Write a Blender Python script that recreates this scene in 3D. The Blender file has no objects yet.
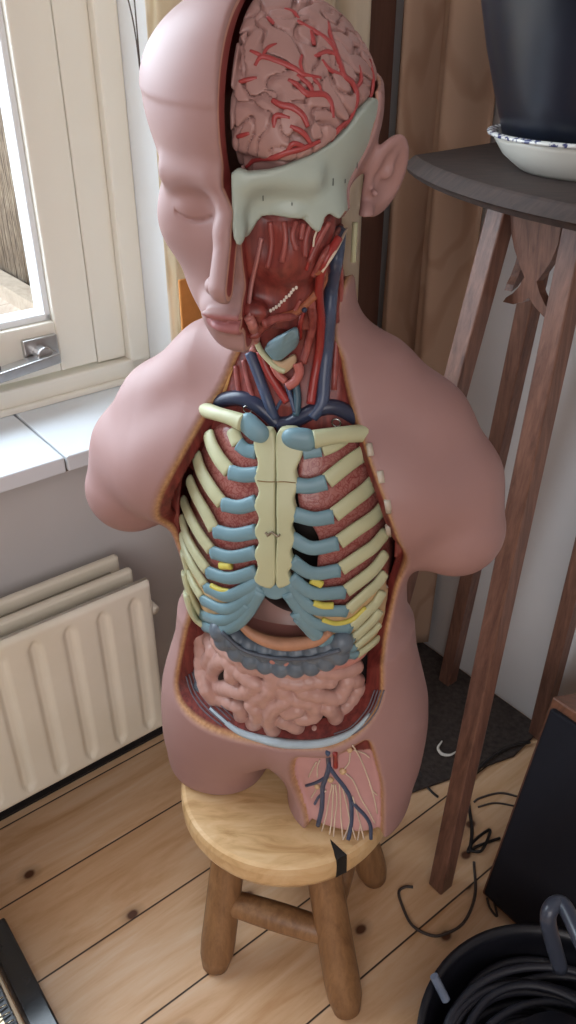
import bpy, math, random
import numpy as np
random.seed(4)
S = bpy.context.scene
COL = S.collection

# ------------------------------------------------------------------ camera
CAM_H, FOC, TH = 1.15, 810.0, math.radians(31.7)
cam_d = bpy.data.cameras.new('camera')
cam = bpy.data.objects.new('camera', cam_d); COL.objects.link(cam)
cam.location = (0, 0, CAM_H); cam.rotation_euler = (math.pi/2 - TH, 0, 0)
cam_d.sensor_fit = 'VERTICAL'; cam_d.sensor_height = 24.0
cam_d.lens = FOC/1024*24.0; cam_d.clip_start = .02
S.camera = cam

# ------------------------------------------------------------------ view, world, light
S.view_settings.view_transform = 'Standard'; S.view_settings.look = 'None'
S.view_settings.gamma = 1; S.view_settings.exposure = -0.12
S.view_settings.use_curve_mapping = False
W = bpy.data.worlds.new('daylight'); S.world = W; W.use_nodes = True
bg = W.node_tree.nodes['Background']; bg.inputs[0].default_value = (.80, .88, 1.0, 1); bg.inputs[1].default_value = 5.0

# room axes: D1 runs along the window wall, D2 along the right wall
P1 = math.radians(51.8)
D1 = np.array([math.sin(P1), math.cos(P1), 0.]); D2 = np.array([-math.cos(P1), math.sin(P1), 0.])
def R(e, d, z=0.): return D1*e + D2*d + np.array([0, 0, z])

def area(name, loc, target, sx, sy, power, col):
    l = bpy.data.lights.new(name, 'AREA'); l.shape = 'RECTANGLE'; l.size = sx; l.size_y = sy
    l.energy = power; l.color = col
    o = bpy.data.objects.new(name, l); COL.objects.link(o); o.location = loc
    from mathutils import Vector
    o.rotation_euler = (Vector(target)-Vector(loc)).to_track_quat('-Z', 'Y').to_euler()
    return o
area('window_daylight', R(-.1, 2.3, 2.0), R(.25, .6, .5), 2.2, 1.6, 95, (.80, .90, 1.0))
area('room_fill_light', (-.25, -1.9, 1.65), (-.1, .8, .6), 2.0, 1.6, 35, (1.0, .95, .95))  # unseen fill lamp added behind the camera for the room's ambient light

# ------------------------------------------------------------------ pixel rays (used to measure positions from the photograph)
ct, st = math.cos(TH), math.sin(TH)
CP = np.array([0, 0, CAM_H])
def ray(u, v): return np.array([u-288., FOC*ct+(512-v)*st, -FOC*st+(512-v)*ct])
def ray_plane(u, v, n, val):
    r = ray(u, v); return CP + r*((val-np.dot(CP, n))/np.dot(r, n))
def on_z(u, v, z): return ray_plane(u, v, np.array([0, 0, 1.]), z)
def on_e(u, v, e): return ray_plane(u, v, D1, e)
def on_d(u, v, d): return ray_plane(u, v, D2, d)

# anatomical model frame: X to its left side (viewer's right), Y to its back
TA = math.radians(16); TO = np.array([.008, .764, .27])
TX = np.array([math.cos(TA), -math.sin(TA), 0]); TY = np.array([math.sin(TA), math.cos(TA), 0]); TZ = np.array([0, 0, 1.])
TM = np.stack([TX, TY, TZ])
def to_t(p): return (np.asarray(p)-TO) @ TM.T
def at(u, v, y):
    r = ray(u, v); k = (y-np.dot(CP-TO, TY))/np.dot(r, TY); return to_t(CP+r*k)

# ------------------------------------------------------------------ implicit shapes
def smin(a, b, k):
    h = np.clip(.5+.5*(b-a)/k, 0, 1); return b*(1-h)+a*h-k*h*(1-h)
def smax(a, b, k): return -smin(-a, -b, k)
def ell(P, c, r, rot=None):
    q = P-np.asarray(c, np.float32)
    if rot is not None: q = q @ rot.T.astype(np.float32)
    r = np.asarray(r, np.float32)
    k0 = np.sqrt(((q/r)**2).sum(1)); k1 = np.sqrt(((q/(r*r))**2).sum(1))+1e-9
    return k0*(k0-1)/k1
def caps(P, a, b, ra, rb):
    a = np.asarray(a, np.float32); b = np.asarray(b, np.float32)
    ab = b-a; t = np.clip(((P-a)@ab)/max(float(ab@ab), 1e-12), 0, 1)
    return np.sqrt(((P-a-t[:, None]*ab)**2).sum(1))-(ra+(rb-ra)*t)
def chain(P, pts, rs, k=.01):
    d = None
    for i in range(len(pts)-1):
        e = caps(P, pts[i], pts[i+1], rs[i], rs[i+1]); d = e if d is None else (smin(d, e, k) if k else np.minimum(d, e))
    return d
def loft(P, tab, ex=2.0):
    z = P[:, 2]; T = np.array(tab, float)
    zz = np.clip(z, T[0, 0], T[-1, 0])
    # smooth interpolation of the table
    def it(j):
        f = np.linspace(T[0, 0], T[-1, 0], 160); g = np.interp(f, T[:, 0], T[:, j])
        for _ in range(12): g[1:-1] = (g[:-2]+2*g[1:-1]+g[2:])/4
        return np.interp(zz, f, g).astype(np.float32)
    a, b, cx, cy = it(1), it(2), it(3), it(4)
    x = np.abs(P[:, 0]-cx); y = np.abs(P[:, 1]-cy)
    u = (x/a)**ex+(y/b)**ex+1e-12; q = u**(1/ex)
    gx = (x/a)**(ex-1)/a; gy = (y/b)**(ex-1)/b
    gr = np.sqrt(gx*gx+gy*gy)*u**(1/ex-1)+1e-9
    return np.maximum((q-1)/gr, -.2)
def rotz(a): c, s = math.cos(a), math.sin(a); return np.array([[c, -s, 0], [s, c, 0], [0, 0, 1.]])
def rotx(a): c, s = math.cos(a), math.sin(a); return np.array([[1., 0, 0], [0, c, -s], [0, s, c]])
def roty(a): c, s = math.cos(a), math.sin(a); return np.array([[c, 0, s], [0, 1., 0], [-s, 0, c]])
def smooth_poly(pts, n=6):
    pts = np.array(pts, float); N = len(pts); out = []
    for i in range(N):
        p0, p1, p2, p3 = pts[i-1], pts[i], pts[(i+1) % N], pts[(i+2) % N]
        for k in range(n):
            t = k/n; out.append(.5*((2*p1)+(-p0+p2)*t+(2*p0-5*p1+4*p2-p3)*t*t+(-p0+3*p1-3*p2+p3)*t**3))
    return np.array(out)
def poly2(x, z, pts):
    d = np.full(x.shape, 1e9, np.float32); ins = np.zeros(x.shape, bool); N = len(pts)
    for i in range(N):
        ax, az = pts[i]; bx, bz = pts[(i+1) % N]; ex, ez = bx-ax, bz-az
        wx, wz = x-ax, z-az; t = np.clip((wx*ex+wz*ez)/(ex*ex+ez*ez+1e-12), 0, 1)
        d = np.minimum(d, (wx-ex*t)**2+(wz-ez*t)**2)
        if ez != 0:
            c = ((az > z) != (bz > z)) & (x < ex*(z-az)/ez+ax); ins ^= c
    d = np.sqrt(d); return np.where(ins, -d, d)
def spline(pts, n=8):
    pts = [np.asarray(p, float) for p in pts]
    if len(pts) < 3: return [pts[0]+(pts[-1]-pts[0])*t for t in np.linspace(0, 1, n+1)]
    P = [2*pts[0]-pts[1]]+pts+[2*pts[-1]-pts[-2]]; out = []
    for i in range(1, len(P)-2):
        p0, p1, p2, p3 = P[i-1:i+3]
        for k in range(n):
            t = k/n; out.append(.5*((2*p1)+(-p0+p2)*t+(2*p0-5*p1+4*p2-p3)*t*t+(-p0+3*p1-3*p2+p3)*t**3))
    out.append(pts[-1]); return out
_rw = {}
def waves(P, k, seed, n=28, jitter=.12):
    """band-limited random field: its zero set meanders like the folds of a brain"""
    key = (k, seed, n)
    if key not in _rw:
        g = np.random.default_rng(seed); v = g.normal(size=(n, 3)); v /= np.linalg.norm(v, axis=1)[:, None]
        v *= (k*(1+jitter*g.normal(size=n)))[:, None]; _rw[key] = (v.astype(np.float32), g.uniform(0, 6.283, n).astype(np.float32))
    v, ph = _rw[key]; s = np.zeros(len(P), np.float32)
    for i in range(n): s += np.cos(P@v[i]+ph[i])
    return s*math.sqrt(2/n)

def surface_nets(D, org, h):
    ins = D < 0
    nx, ny, nz = D.shape
    c = (slice(0, -1), slice(1, None))
    cnt = np.zeros((nx-1, ny-1, nz-1), np.int8)
    for i in (0, 1):
        for j in (0, 1):
            for k in (0, 1): cnt += ins[c[i], c[j], c[k]]
    act = (cnt > 0) & (cnt < 8); idx = np.argwhere(act)
    vid = np.full(act.shape, -1, np.int32); vid[act] = np.arange(len(idx))
    acc = np.zeros((len(idx), 3)); n = np.zeros(len(idx))
    cor = {}
    for i in (0, 1):
        for j in (0, 1):
            for k in (0, 1): cor[i, j, k] = D[idx[:, 0]+i, idx[:, 1]+j, idx[:, 2]+k].astype(float)
    for (a, b) in [((0,0,0),(1,0,0)),((0,1,0),(1,1,0)),((0,0,1),(1,0,1)),((0,1,1),(1,1,1)),((0,0,0),(0,1,0)),((1,0,0),(1,1,0)),((0,0,1),(0,1,1)),((1,0,1),(1,1,1)),((0,0,0),(0,0,1)),((1,0,0),(1,0,1)),((0,1,0),(0,1,1)),((1,1,0),(1,1,1))]:
        da, db = cor[a], cor[b]; m = (da < 0) != (db < 0); t = np.where(m, da/(da-db+1e-30*(da == db)), 0)
        A = np.array(a, float); B = np.array(b, float)
        acc[m] += A+(B-A)*t[m, None]; n[m] += 1
    V = (idx+acc/n[:, None])*h+np.asarray(org)
    F = []
    for ax in range(3):
        s0 = [slice(None)]*3; s1 = [slice(None)]*3; s0[ax] = slice(0, -1); s1[ax] = slice(1, None)
        a = ins[tuple(s0)]; b = ins[tuple(s1)]; e = np.argwhere(a != b); o1, o2 = (ax+1) % 3, (ax+2) % 3
        e = e[(e[:, o1] > 0) & (e[:, o2] > 0) & (e[:, o1] < D.shape[o1]-1) & (e[:, o2] < D.shape[o2]-1)]
        if not len(e): continue
        q = []
        for (i, j) in ((-1, -1), (0, -1), (0, 0), (-1, 0)):
            f = e.copy(); f[:, o1] += i; f[:, o2] += j; q.append(vid[f[:, 0], f[:, 1], f[:, 2]])
        q = np.stack(q, 1); fl = ~a[e[:, 0], e[:, 1], e[:, 2]]
        q[fl] = q[fl][:, ::-1]; F.append(q)
    return V.astype(np.float32), np.concatenate(F)

def sdf_mesh(fn, lo, hi, h):
    lo = np.asarray(lo, float); hi = np.asarray(hi, float); M = 4
    nb = np.ceil((hi-lo)/(h*M)).astype(int)
    g = [lo[i]+(np.arange(nb[i])+.5)*h*M for i in range(3)]
    G = np.stack(np.meshgrid(*g, indexing='ij'), -1).reshape(-1, 3).astype(np.float32)
    dc = fn(G).reshape(nb)
    near = np.abs(dc) < h*M*2.2
    D = np.repeat(np.repeat(np.repeat(np.where(dc < 0, -1., 1.).astype(np.float32), M, 0), M, 1), M, 2)
    for b in range(1):
        bi = np.argwhere(near)
        off = np.stack(np.meshgrid(*[np.arange(M)]*3, indexing='ij'), -1).reshape(-1, 3)
        ii = (bi[:, None, :]*M+off[None]).reshape(-1, 3)
        out = np.empty(len(ii), np.float32)
        for s in range(0, len(ii), 400000):
            q = ii[s:s+400000]; out[s:s+400000] = fn((lo+q*h).astype(np.float32))
        D[ii[:, 0], ii[:, 1], ii[:, 2]] = out
    return surface_nets(D, lo, h)

def link(name, me, parent=None, mat=None, smooth=True):
    o = bpy.data.objects.new(name, me); COL.objects.link(o)
    if parent is not None: o.parent = parent
    if mat is not None:
        for m in (mat if isinstance(mat, (list, tuple)) else [mat]): me.materials.append(m)
    if smooth and len(me.polygons): me.polygons.foreach_set('use_smooth', np.ones(len(me.polygons), bool))
    return o
def np_mesh(name, V, F):
    me = bpy.data.meshes.new(name); me.vertices.add(len(V)); me.vertices.foreach_set('co', np.asarray(V, np.float32).ravel())
    k = F.shape[1]; me.loops.add(F.size); me.polygons.add(len(F))
    me.loops.foreach_set('vertex_index', F.astype(np.int32).ravel())
    me.polygons.foreach_set('loop_start', np.arange(0, F.size, k, dtype=np.int32))
    me.polygons.foreach_set('loop_total', np.full(len(F), k, np.int32))
    me.update(calc_edges=True); me.validate(); return me
def attr(me, name, vals):
    a = me.attributes.new(name, 'FLOAT', 'POINT'); a.data.foreach_set('value', np.asarray(vals, np.float32))
def sdf_obj(name, fn, lo, hi, h, parent, mat, attrs=None):
    V, F = sdf_mesh(fn, lo, hi, h); me = np_mesh(name, V, F)
    for k, f in (attrs or {}).items(): attr(me, k, f(V))
    return link(name, me, parent, mat)

# ------------------------------------------------------------------ mesh builder for made things
class MB:
    def __init__(s): s.v = []; s.f = []
    def add(s, V, F):
        n = len(s.v); s.v += [tuple(map(float, p)) for p in V]; s.f += [tuple(n+i for i in f) for f in F]
    def hexa(s, b, t):   # two quads, bottom and top
        s.add(list(b)+list(t), [(3,2,1,0),(4,5,6,7),(0,1,5,4),(1,2,6,5),(2,3,7,6),(3,0,4,7)])
    def prism(s, pts, vec):
        n = len(pts); P = [np.asarray(p, float) for p in pts]; Q = [p+np.asarray(vec) for p in P]
        s.add(P+Q, [tuple(range(n))[::-1], tuple(range(n, 2*n))]+[(i, (i+1) % n, n+(i+1) % n, n+i) for i in range(n)])
    def rbox(s, e0, e1, d0, d1, z0, z1):   # box in room axes
        s.hexa([R(e0,d0,z0),R(e1,d0,z0),R(e1,d1,z0),R(e0,d1,z0)], [R(e0,d0,z1),R(e1,d0,z1),R(e1,d1,z1),R(e0,d1,z1)])
    def tube(s, pts, r, n=8, sx=1., sy=1., up=None, cap=True):
        """sweep; r number or list; sx/sy flatten along side/up"""
        P = [np.asarray(p, float) for p in pts]; N = len(P)
        rs = r if isinstance(r, (list, tuple, np.ndarray)) else [r]*N
        T = [P[min(i+1, N-1)]-P[max(i-1, 0)] for i in range(N)]; T = [t/(np.linalg.norm(t)+1e-12) for t in T]
        if up is None:
            u = np.cross(T[0], [0, 0, 1.]); u = u if np.linalg.norm(u) > .05 else np.cross(T[0], [1., 0, 0]); u /= np.linalg.norm(u)
        V = []
        for i in range(N):
            if up is None: u = u-T[i]*np.dot(u, T[i]); u /= np.linalg.norm(u)+1e-12; w = np.cross(T[i], u)
            else:
                w = np.asarray(up[i] if isinstance(up, list) else up, float); w = w-T[i]*np.dot(w, T[i]); w /= np.linalg.norm(w)+1e-12; u = np.cross(w, T[i])
            for k in range(n):
                a = 2*math.pi*k/n; V.append(P[i]+u*math.cos(a)*rs[i]*sx+w*math.sin(a)*rs[i]*sy)
        F = [(i*n+k, i*n+(k+1) % n, (i+1)*n+(k+1) % n, (i+1)*n+k) for i in range(N-1) for k in range(n)]
        if cap: F += [tuple(range(n))[::-1], tuple(range((N-1)*n, N*n))]
        s.add(V, F)
    def lathe(s, prof, c, n=48, closed=False):
        V = []; c = np.asarray(c, float)
        for (r, z) in prof:
            for k in range(n): a = 2*math.pi*k/n; V.append(c+np.array([r*math.cos(a), r*math.sin(a), z]))
        m = len(prof); F = [(i*n+k, i*n+(k+1) % n, (i+1)*n+(k+1) % n, (i+1)*n+k) for i in range(m-1) for k in range(n)]
        if not closed: F += [tuple(range(n))[::-1], tuple(range((m-1)*n, m*n))]
        s.add(V, F)
    def build(s, name, mat, parent=None, smooth=False, bevel=0, seg=2, sub=0):
        me = bpy.data.meshes.new(name); me.from_pydata(s.v, [], s.f); me.validate(); me.update()
        import bmesh
        b = bmesh.new(); b.from_mesh(me); bmesh.ops.recalc_face_normals(b, faces=b.faces); b.to_mesh(me); b.free()
        o = link(name, me, parent, mat, smooth)
        if bevel:
            m = o.modifiers.new('b', 'BEVEL'); m.width = bevel; m.segments = seg; m.limit_method = 'ANGLE'; m.angle_limit = .7
        if sub:
            m = o.modifiers.new('s', 'SUBSURF'); m.levels = sub; m.render_levels = sub
        return o

def tag(o, label=None, cat=None, group=None, kind=None):
    if label: o['label'] = label
    if cat: o['category'] = cat
    if group: o['group'] = group
    if kind: o['kind'] = kind
    return o
def empty(name, loc=(0, 0, 0), rz=0.):
    o = bpy.data.objects.new(name, None); COL.objects.link(o); o.location = loc; o.rotation_euler = (0, 0, rz)
    o.empty_display_size = .05; return o
def rebase(root, loc):
    """put the Empty at the base of its thing while the parts keep their places"""
    from mathutils import Matrix, Vector
    root.location = loc
    for c in root.children: c.matrix_parent_inverse = Matrix.Translation(-Vector(loc))

# ------------------------------------------------------------------ materials
def srgb(r, g, b):
    f = lambda c: (c/255/12.92 if c/255 <= .04045 else ((c/255+.055)/1.055)**2.4)
    return (f(r), f(g), f(b), 1)
class NT:
    def __init__(s, name):
        s.m = bpy.data.materials.new(name); s.m.use_nodes = True; s.t = s.m.node_tree; s.n = s.t.nodes
        s.b = s.n['Principled BSDF']; s.o = s.n['Material Output']
    def new(s, t, **kw):
        x = s.n.new(t)
        for k, v in kw.items():
            if hasattr(x, k): setattr(x, k, v)
            else: x.inputs[k.replace('_', ' ')].default_value = v
        return x
    def l(s, a, b): s.t.links.new(a, b)
    def coord(s, scale=(1, 1, 1), rot=(0, 0, 0), kind='Object'):
        c = s.new('ShaderNodeTexCoord'); m = s.new('ShaderNodeMapping'); m.inputs['Scale'].default_value = scale; m.inputs['Rotation'].default_value = rot
        s.l(c.outputs[kind], m.inputs[0]); return m.outputs[0]
    def noise(s, vec, scale, detail=4, rough=.5, dist=0):
        n = s.new('ShaderNodeTexNoise'); n.inputs['Scale'].default_value = scale; n.inputs['Detail'].default_value = detail
        n.inputs['Roughness'].default_value = rough; n.inputs['Distortion'].default_value = dist
        s.l(vec, n.inputs['Vector']); return n.outputs['Fac']
    def ramp(s, fac, stops, interp='LINEAR'):
        r = s.new('ShaderNodeValToRGB'); r.color_ramp.interpolation = interp; e = r.color_ramp.elements
        while len(e) > 1: e.remove(e[-1])
        e[0].position = stops[0][0]; e[0].color = stops[0][1]
        for p, c in stops[1:]: x = e.new(p); x.color = c
        s.l(fac, r.inputs[0]); return r.outputs[0]
    def mix(s, fac, a, b, mode='MIX'):
        m = s.new('ShaderNodeMix', data_type='RGBA', blend_type=mode)
        for sock, v in ((m.inputs[0], fac), (m.inputs[6], a), (m.inputs[7], b)):
            if isinstance(v, bpy.types.NodeSocket): s.l(v, sock)
            else: sock.default_value = v
        return m.outputs[2]
    def math(s, op, a, b=0., clamp=False):
        m = s.new('ShaderNodeMath', operation=op); m.use_clamp = clamp
        for i, v in enumerate((a, b)):
            if isinstance(v, bpy.types.NodeSocket): s.l(v, m.inputs[i])
            else: m.inputs[i].default_value = v
        return m.outputs[0]
    def attr(s, name):
        a = s.new('ShaderNodeAttribute'); a.attribute_name = name; return a.outputs['Fac']
    def bump(s, h, strength=.3, dist=.002):
        b = s.new('ShaderNodeBump'); b.inputs['Strength'].default_value = strength; b.inputs['Distance'].default_value = dist
        s.l(h, b.inputs['Height']); s.l(b.outputs[0], s.b.inputs['Normal'])
    def out(s, col, rough=.5, spec=.5, metal=0., coat=0.):
        if isinstance(col, bpy.types.NodeSocket): s.l(col, s.b.inputs['Base Color'])
        else: s.b.inputs['Base Color'].default_value = col
        s.b.inputs['Roughness'].default_value = rough; s.b.inputs['Metallic'].default_value = metal
        s.b.inputs['Specular IOR Level'].default_value = spec; s.b.inputs['Coat Weight'].default_value = coat
        return s.m
def paint(name, c, rough=.45, var=.12, scale=30, spec=.5, metal=0., bump=0., coat=0.):
    t = NT(name); v = t.coord(); f = t.noise(v, scale, 5)
    c2 = tuple(x*(1-var) for x in c[:3])+(1,); c3 = tuple(min(1, x*(1+var)) for x in c[:3])+(1,)
    if bump: t.bump(t.noise(v, scale*8, 3), bump, .001)
    return t.out(t.ramp(f, [(.3, c2), (.7, c3)]), rough, spec, metal, coat)
def wood(name, dark, light, scale=(1, 1, 1), rot=(0, 0, 0), rough=.45, grain=14, bump=.1):
    t = NT(name); v = t.coord(scale, rot); a = t.noise(v, grain, 6, .6, .6); b = t.noise(v, grain*4, 4, .7)
    c = t.ramp(t.math('ADD', t.math('MULTIPLY', a, .7), t.math('MULTIPLY', b, .3)), [(.32, dark), (.68, light)])
    t.bump(b, bump, .001); return t.out(c, rough)
# ================================================================== THE SETTING
t = NT('white_plaster'); v = t.coord(); t.bump(t.noise(v, 60, 4), .06, .002)
M_wall = t.out(t.ramp(t.noise(v, 3, 4), [(.3, srgb(198, 195, 194)), (.7, srgb(209, 206, 205))]), .85, .2)
# pine boards, run along D1
t = NT('pine_boards'); v = t.coord((1, 1, 1), (0, 0, -(math.pi/2-P1)))   # now x along D1, y along D2
sp = t.new('ShaderNodeSeparateXYZ'); t.l(v, sp.inputs[0])
BW = .137
dd = t.math('DIVIDE', t.math('SUBTRACT', sp.outputs[1], .699-BW*10), BW)
brd = t.math('FLOOR', dd); fr = t.math('FRACT', dd)
gap = t.math('MINIMUM', fr, t.math('SUBTRACT', 1., fr))
cb = t.new('ShaderNodeCombineXYZ'); t.l(t.math('MULTIPLY', sp.outputs[0], 1.), cb.inputs[0]); t.l(t.math('MULTIPLY', sp.outputs[1], 7.), cb.inputs[1]); t.l(t.math('MULTIPLY', brd, 3.7), cb.inputs[2])
g1 = t.noise(cb.outputs[0], 3.2, 6, .62, 1.2); g2 = t.noise(cb.outputs[0], 14, 4, .6, .4)
c = t.ramp(t.math('ADD', t.math('MULTIPLY', g1, .75), t.math('MULTIPLY', g2, .25)), [(.3, srgb(200, 154, 110)), (.52, srgb(226, 190, 152)), (.75, srgb(238, 214, 186))])
wn = t.new('ShaderNodeTexWhiteNoise', noise_dimensions='1D'); t.l(brd, wn.inputs['W'])
c = t.mix(t.math('MULTIPLY', wn.outputs[0], .25), c, srgb(184, 132, 84))
vo = t.new('ShaderNodeTexVoronoi', voronoi_dimensions='2D'); vo.inputs['Scale'].default_value = 4.6; cb2 = t.new('ShaderNodeCombineXYZ'); t.l(t.math('ADD', sp.outputs[0], t.math('MULTIPLY', brd, 1.37)), cb2.inputs[0]); t.l(t.math('MULTIPLY', sp.outputs[1], 1.3), cb2.inputs[1]); t.l(cb2.outputs[0], vo.inputs[0])
kn = t.ramp(t.math('ADD', vo.outputs['Distance'], t.math('MULTIPLY', t.noise(v, 60, 2), .02)), [(.040, (1, 1, 1, 1)), (.060, (.3, .3, .3, 1)), (.12, (0, 0, 0, 1))])
c = t.mix(kn, c, srgb(92, 58, 40))
gm = t.ramp(gap, [(.006, (1, 1, 1, 1)), (.013, (0, 0, 0, 1))])
c = t.mix(gm, c, srgb(40, 28, 24))
t.bump(t.math('SUBTRACT', t.math('MULTIPLY', g2, .2), gm), .35, .002)
M_floor = t.out(c, .42, .4)
M_cream = paint('cream_gloss_paint', srgb(240, 235, 222), .3, .02, 5)
M_white = paint('white_paint', srgb(235, 238, 240), .35, .02, 5)
t = NT('window_tile'); v = t.coord()
M_tile = t.out(srgb(226, 232, 238), .12, .6)
M_grout = paint('grout', srgb(120, 112, 104), .9)

m = MB(); m.rbox(-2.8, 1.35, -3.0, 1.06, -.03, 0); tag(m.build('floor', M_floor), kind='structure')
WI = .63    # end of the window opening
m = MB(); m.rbox(-2.9, 1.3, 1.04, 1.34, -.03, .612); m.rbox(WI, 1.3, 1.04, 1.34, .612, 2.4); m.rbox(-2.9, -.75, 1.04, 1.34, .612, 2.4); m.rbox(-.75, WI, 1.04, 1.34, 2.05, 2.4)
tag(m.build('wall_left', M_wall), kind='structure')
m = MB(); m.rbox(1.05, 1.2, -3.0, 1.04, -.03, 2.4); tag(m.build('wall_right', M_wall), kind='structure')
m = MB(); m.rbox(-2.9, 1.2, -3.1, 1.34, 2.4, 2.5); tag(m.build('ceiling', M_wall), kind='structure')
m = MB(); m.rbox(-2.9, 1.2, -3.1, -3.0, -.03, 2.4); tag(m.build('wall_back', M_wall), kind='structure')
m = MB(); m.rbox(-2.9, -2.8, -3.0, 1.04, -.03, 2.4); tag(m.build('wall_far', M_wall), kind='structure')
m = MB(); m.rbox(-1.6, 1.05, .988, 1.045, 0, .006); tag(m.build('shade_strip_left', paint('black_shade_strip', srgb(34, 28, 28), .8)), kind='structure')  # black strip painted in for the shade beneath the radiator
# reveal lining
m = MB(); m.rbox(.622, .645, 1.035, 1.20, .62, 2.05); tag(m.build('trim_1', M_white, bevel=.002), kind='structure')
# tiled sill: each tile a tile, on a grout bed
m = MB(); m.rbox(-.74, .63, .985, 1.185, .596, .615); tag(m.build('trim_2', M_grout), kind='structure')
m = MB()
e1 = .66
while e1 > -.9:
    e0 = e1-.285; m.rbox(e0+.0015, min(e1, .665)-.0015, .978, 1.19, .598, .622); e1 = e0
tag(m.build('trim_3', M_tile, bevel=.0025), kind='structure')

# window: outer frame, sash, bead, pane, stay
win = empty('window_1', R(0, 1.19, .62)); tag(win, kind='structure')
def part(m, name, mat, root, **k):
    o = m.build(name, mat, root, **k); from mathutils import Matrix, Vector
    o.matrix_parent_inverse = Matrix.Translation(-Vector(root.location)); return o
m = MB(); m.rbox(.585, .622, 1.165, 1.25, .622, 2.05); m.rbox(.533, .585, 1.18, 1.25, .66, 2.05); m.rbox(-.75, .622, 1.165, 1.25, .622, .658); m.rbox(-.75, .622, 1.165, 1.25, 2.0, 2.05)
m.rbox(-.75, .615, 1.155, 1.165, .622, .632)
part(m, 'outer_frame', M_cream, win, bevel=.003)
m = MB(); m.rbox(.468, .531, 1.176, 1.225, .664, 2.0); m.rbox(-.74, .468, 1.176, 1.225, .664, .745); m.rbox(-.74, .468, 1.176, 1.225, 1.93, 2.0); m.rbox(-.74, -.66, 1.176, 1.225, .664, 2.0)
part(m, 'sash', M_cream, win, bevel=.003)
m = MB(); m.rbox(.458, .468, 1.186, 1.225, .745, 1.93); m.rbox(-.66, .468, 1.186, 1.225, .745, .756)
part(m, 'glazing_bead', M_white, win, bevel=.002)
t = NT('window_glass'); g = t.new('ShaderNodeBsdfGlossy'); g.inputs['Roughness'].default_value = .02; tr = t.new('ShaderNodeBsdfTransparent'); tr.inputs[0].default_value = (.95, .97, .97, 1)
mx = t.new('ShaderNodeMixShader'); mx.inputs[0].default_value = .07; t.l(tr.outputs[0], mx.inputs[1]); t.l(g.outputs[0], mx.inputs[2]); t.l(mx.outputs[0], t.o.inputs[0]); M_glass = t.m
m = MB(); m.rbox(-.66, .46, 1.203, 1.207, .752, 1.93); part(m, 'pane', M_glass, win)
M_metal = paint('brushed_metal', (.5, .5, .5, 1), .3, .1, 50, metal=1.)
m = MB(); m.tube([R(.435, 1.172, .706), R(.435, 1.146, .706)], .013, 16); m.rbox(.41, .465, 1.166, 1.176, .688, .728); part(m, 'stay_bracket', M_metal, win, bevel=.002)
m = MB(); m.hexa([R(.10, 1.120, .668), R(.10, 1.146, .668), R(.455, 1.164, .692), R(.455, 1.138, .692)], [R(.10, 1.120, .682), R(.10, 1.146, .682), R(.455, 1.164, .708), R(.455, 1.138, .708)])
so = part(m, 'stay_arm', M_metal, win, bevel=.002)
m = MB()
for e in (.15, .22, .29, .36): m.tube([R(e, 1.134+.02*(e-.1)/.33, .676+.026*(e-.1)/.33), R(e, 1.134+.02*(e-.1)/.33, .685+.026*(e-.1)/.33)], .005, 10)
part(m, 'stay_pin', paint('dark_metal', (.06, .06, .06, 1), .4, metal=1.), win)

# outdoors: deck and reed fence
t = NT('reed_screen'); v = t.coord((1, 1, .12), (0, 0, -(math.pi/2-P1))); f = t.noise(v, 90, 4, .7)
M_reed = t.out(t.ramp(f, [(.3, srgb(92, 80, 70)), (.5, srgb(150, 134, 116)), (.7, srgb(196, 182, 160))]), .8)
fen = empty('reed_fence', R(1.42, 3.5, -.02)); tag(fen, 'weathered reed screening fence on posts outside the window', 'fence')
m = MB(); m.rbox(1.42, 1.44, 1.6, 9, -.02, 2.3); part(m, 'reed_panel', M_reed, fen)
m = MB(); n = 0; dpos = 1.62
while dpos < 7.0:
    m.tube([R(1.415, dpos, -.02), R(1.413+random.uniform(-.003, .003), dpos+random.uniform(-.02, .02), 2.3)], .006, 5); dpos += random.uniform(.013, .03)
part(m, 'reeds', M_reed, fen, smooth=True)['kind'] = 'stuff'
for d in (2.6, 4.4, 6.2):
    m = MB(); m.rbox(1.44, 1.5, d, d+.06, -.02, 2.35); part(m, 'post', wood('post_wood', srgb(90, 76, 64), srgb(130, 112, 96)), fen)
M_deck = wood('deck_wood', srgb(170, 150, 132), srgb(214, 198, 180), (1, .2, 1), (0, 0, -(math.pi/2-P1)), .7)
m = MB(); d = 1.36
while d < 9: m.rbox(-4, 1.9, d, d+.135, -.06, -.02); d += .142
tag(m.build('trim_4', M_deck), kind='structure')
m = MB(); m.rbox(1.30, 1.40, 1.4, 9, -.02, .05); tag(m.build('trim_5', wood('edge_board', srgb(150, 134, 116), srgb(196, 180, 160)), None), kind='structure')

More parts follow.
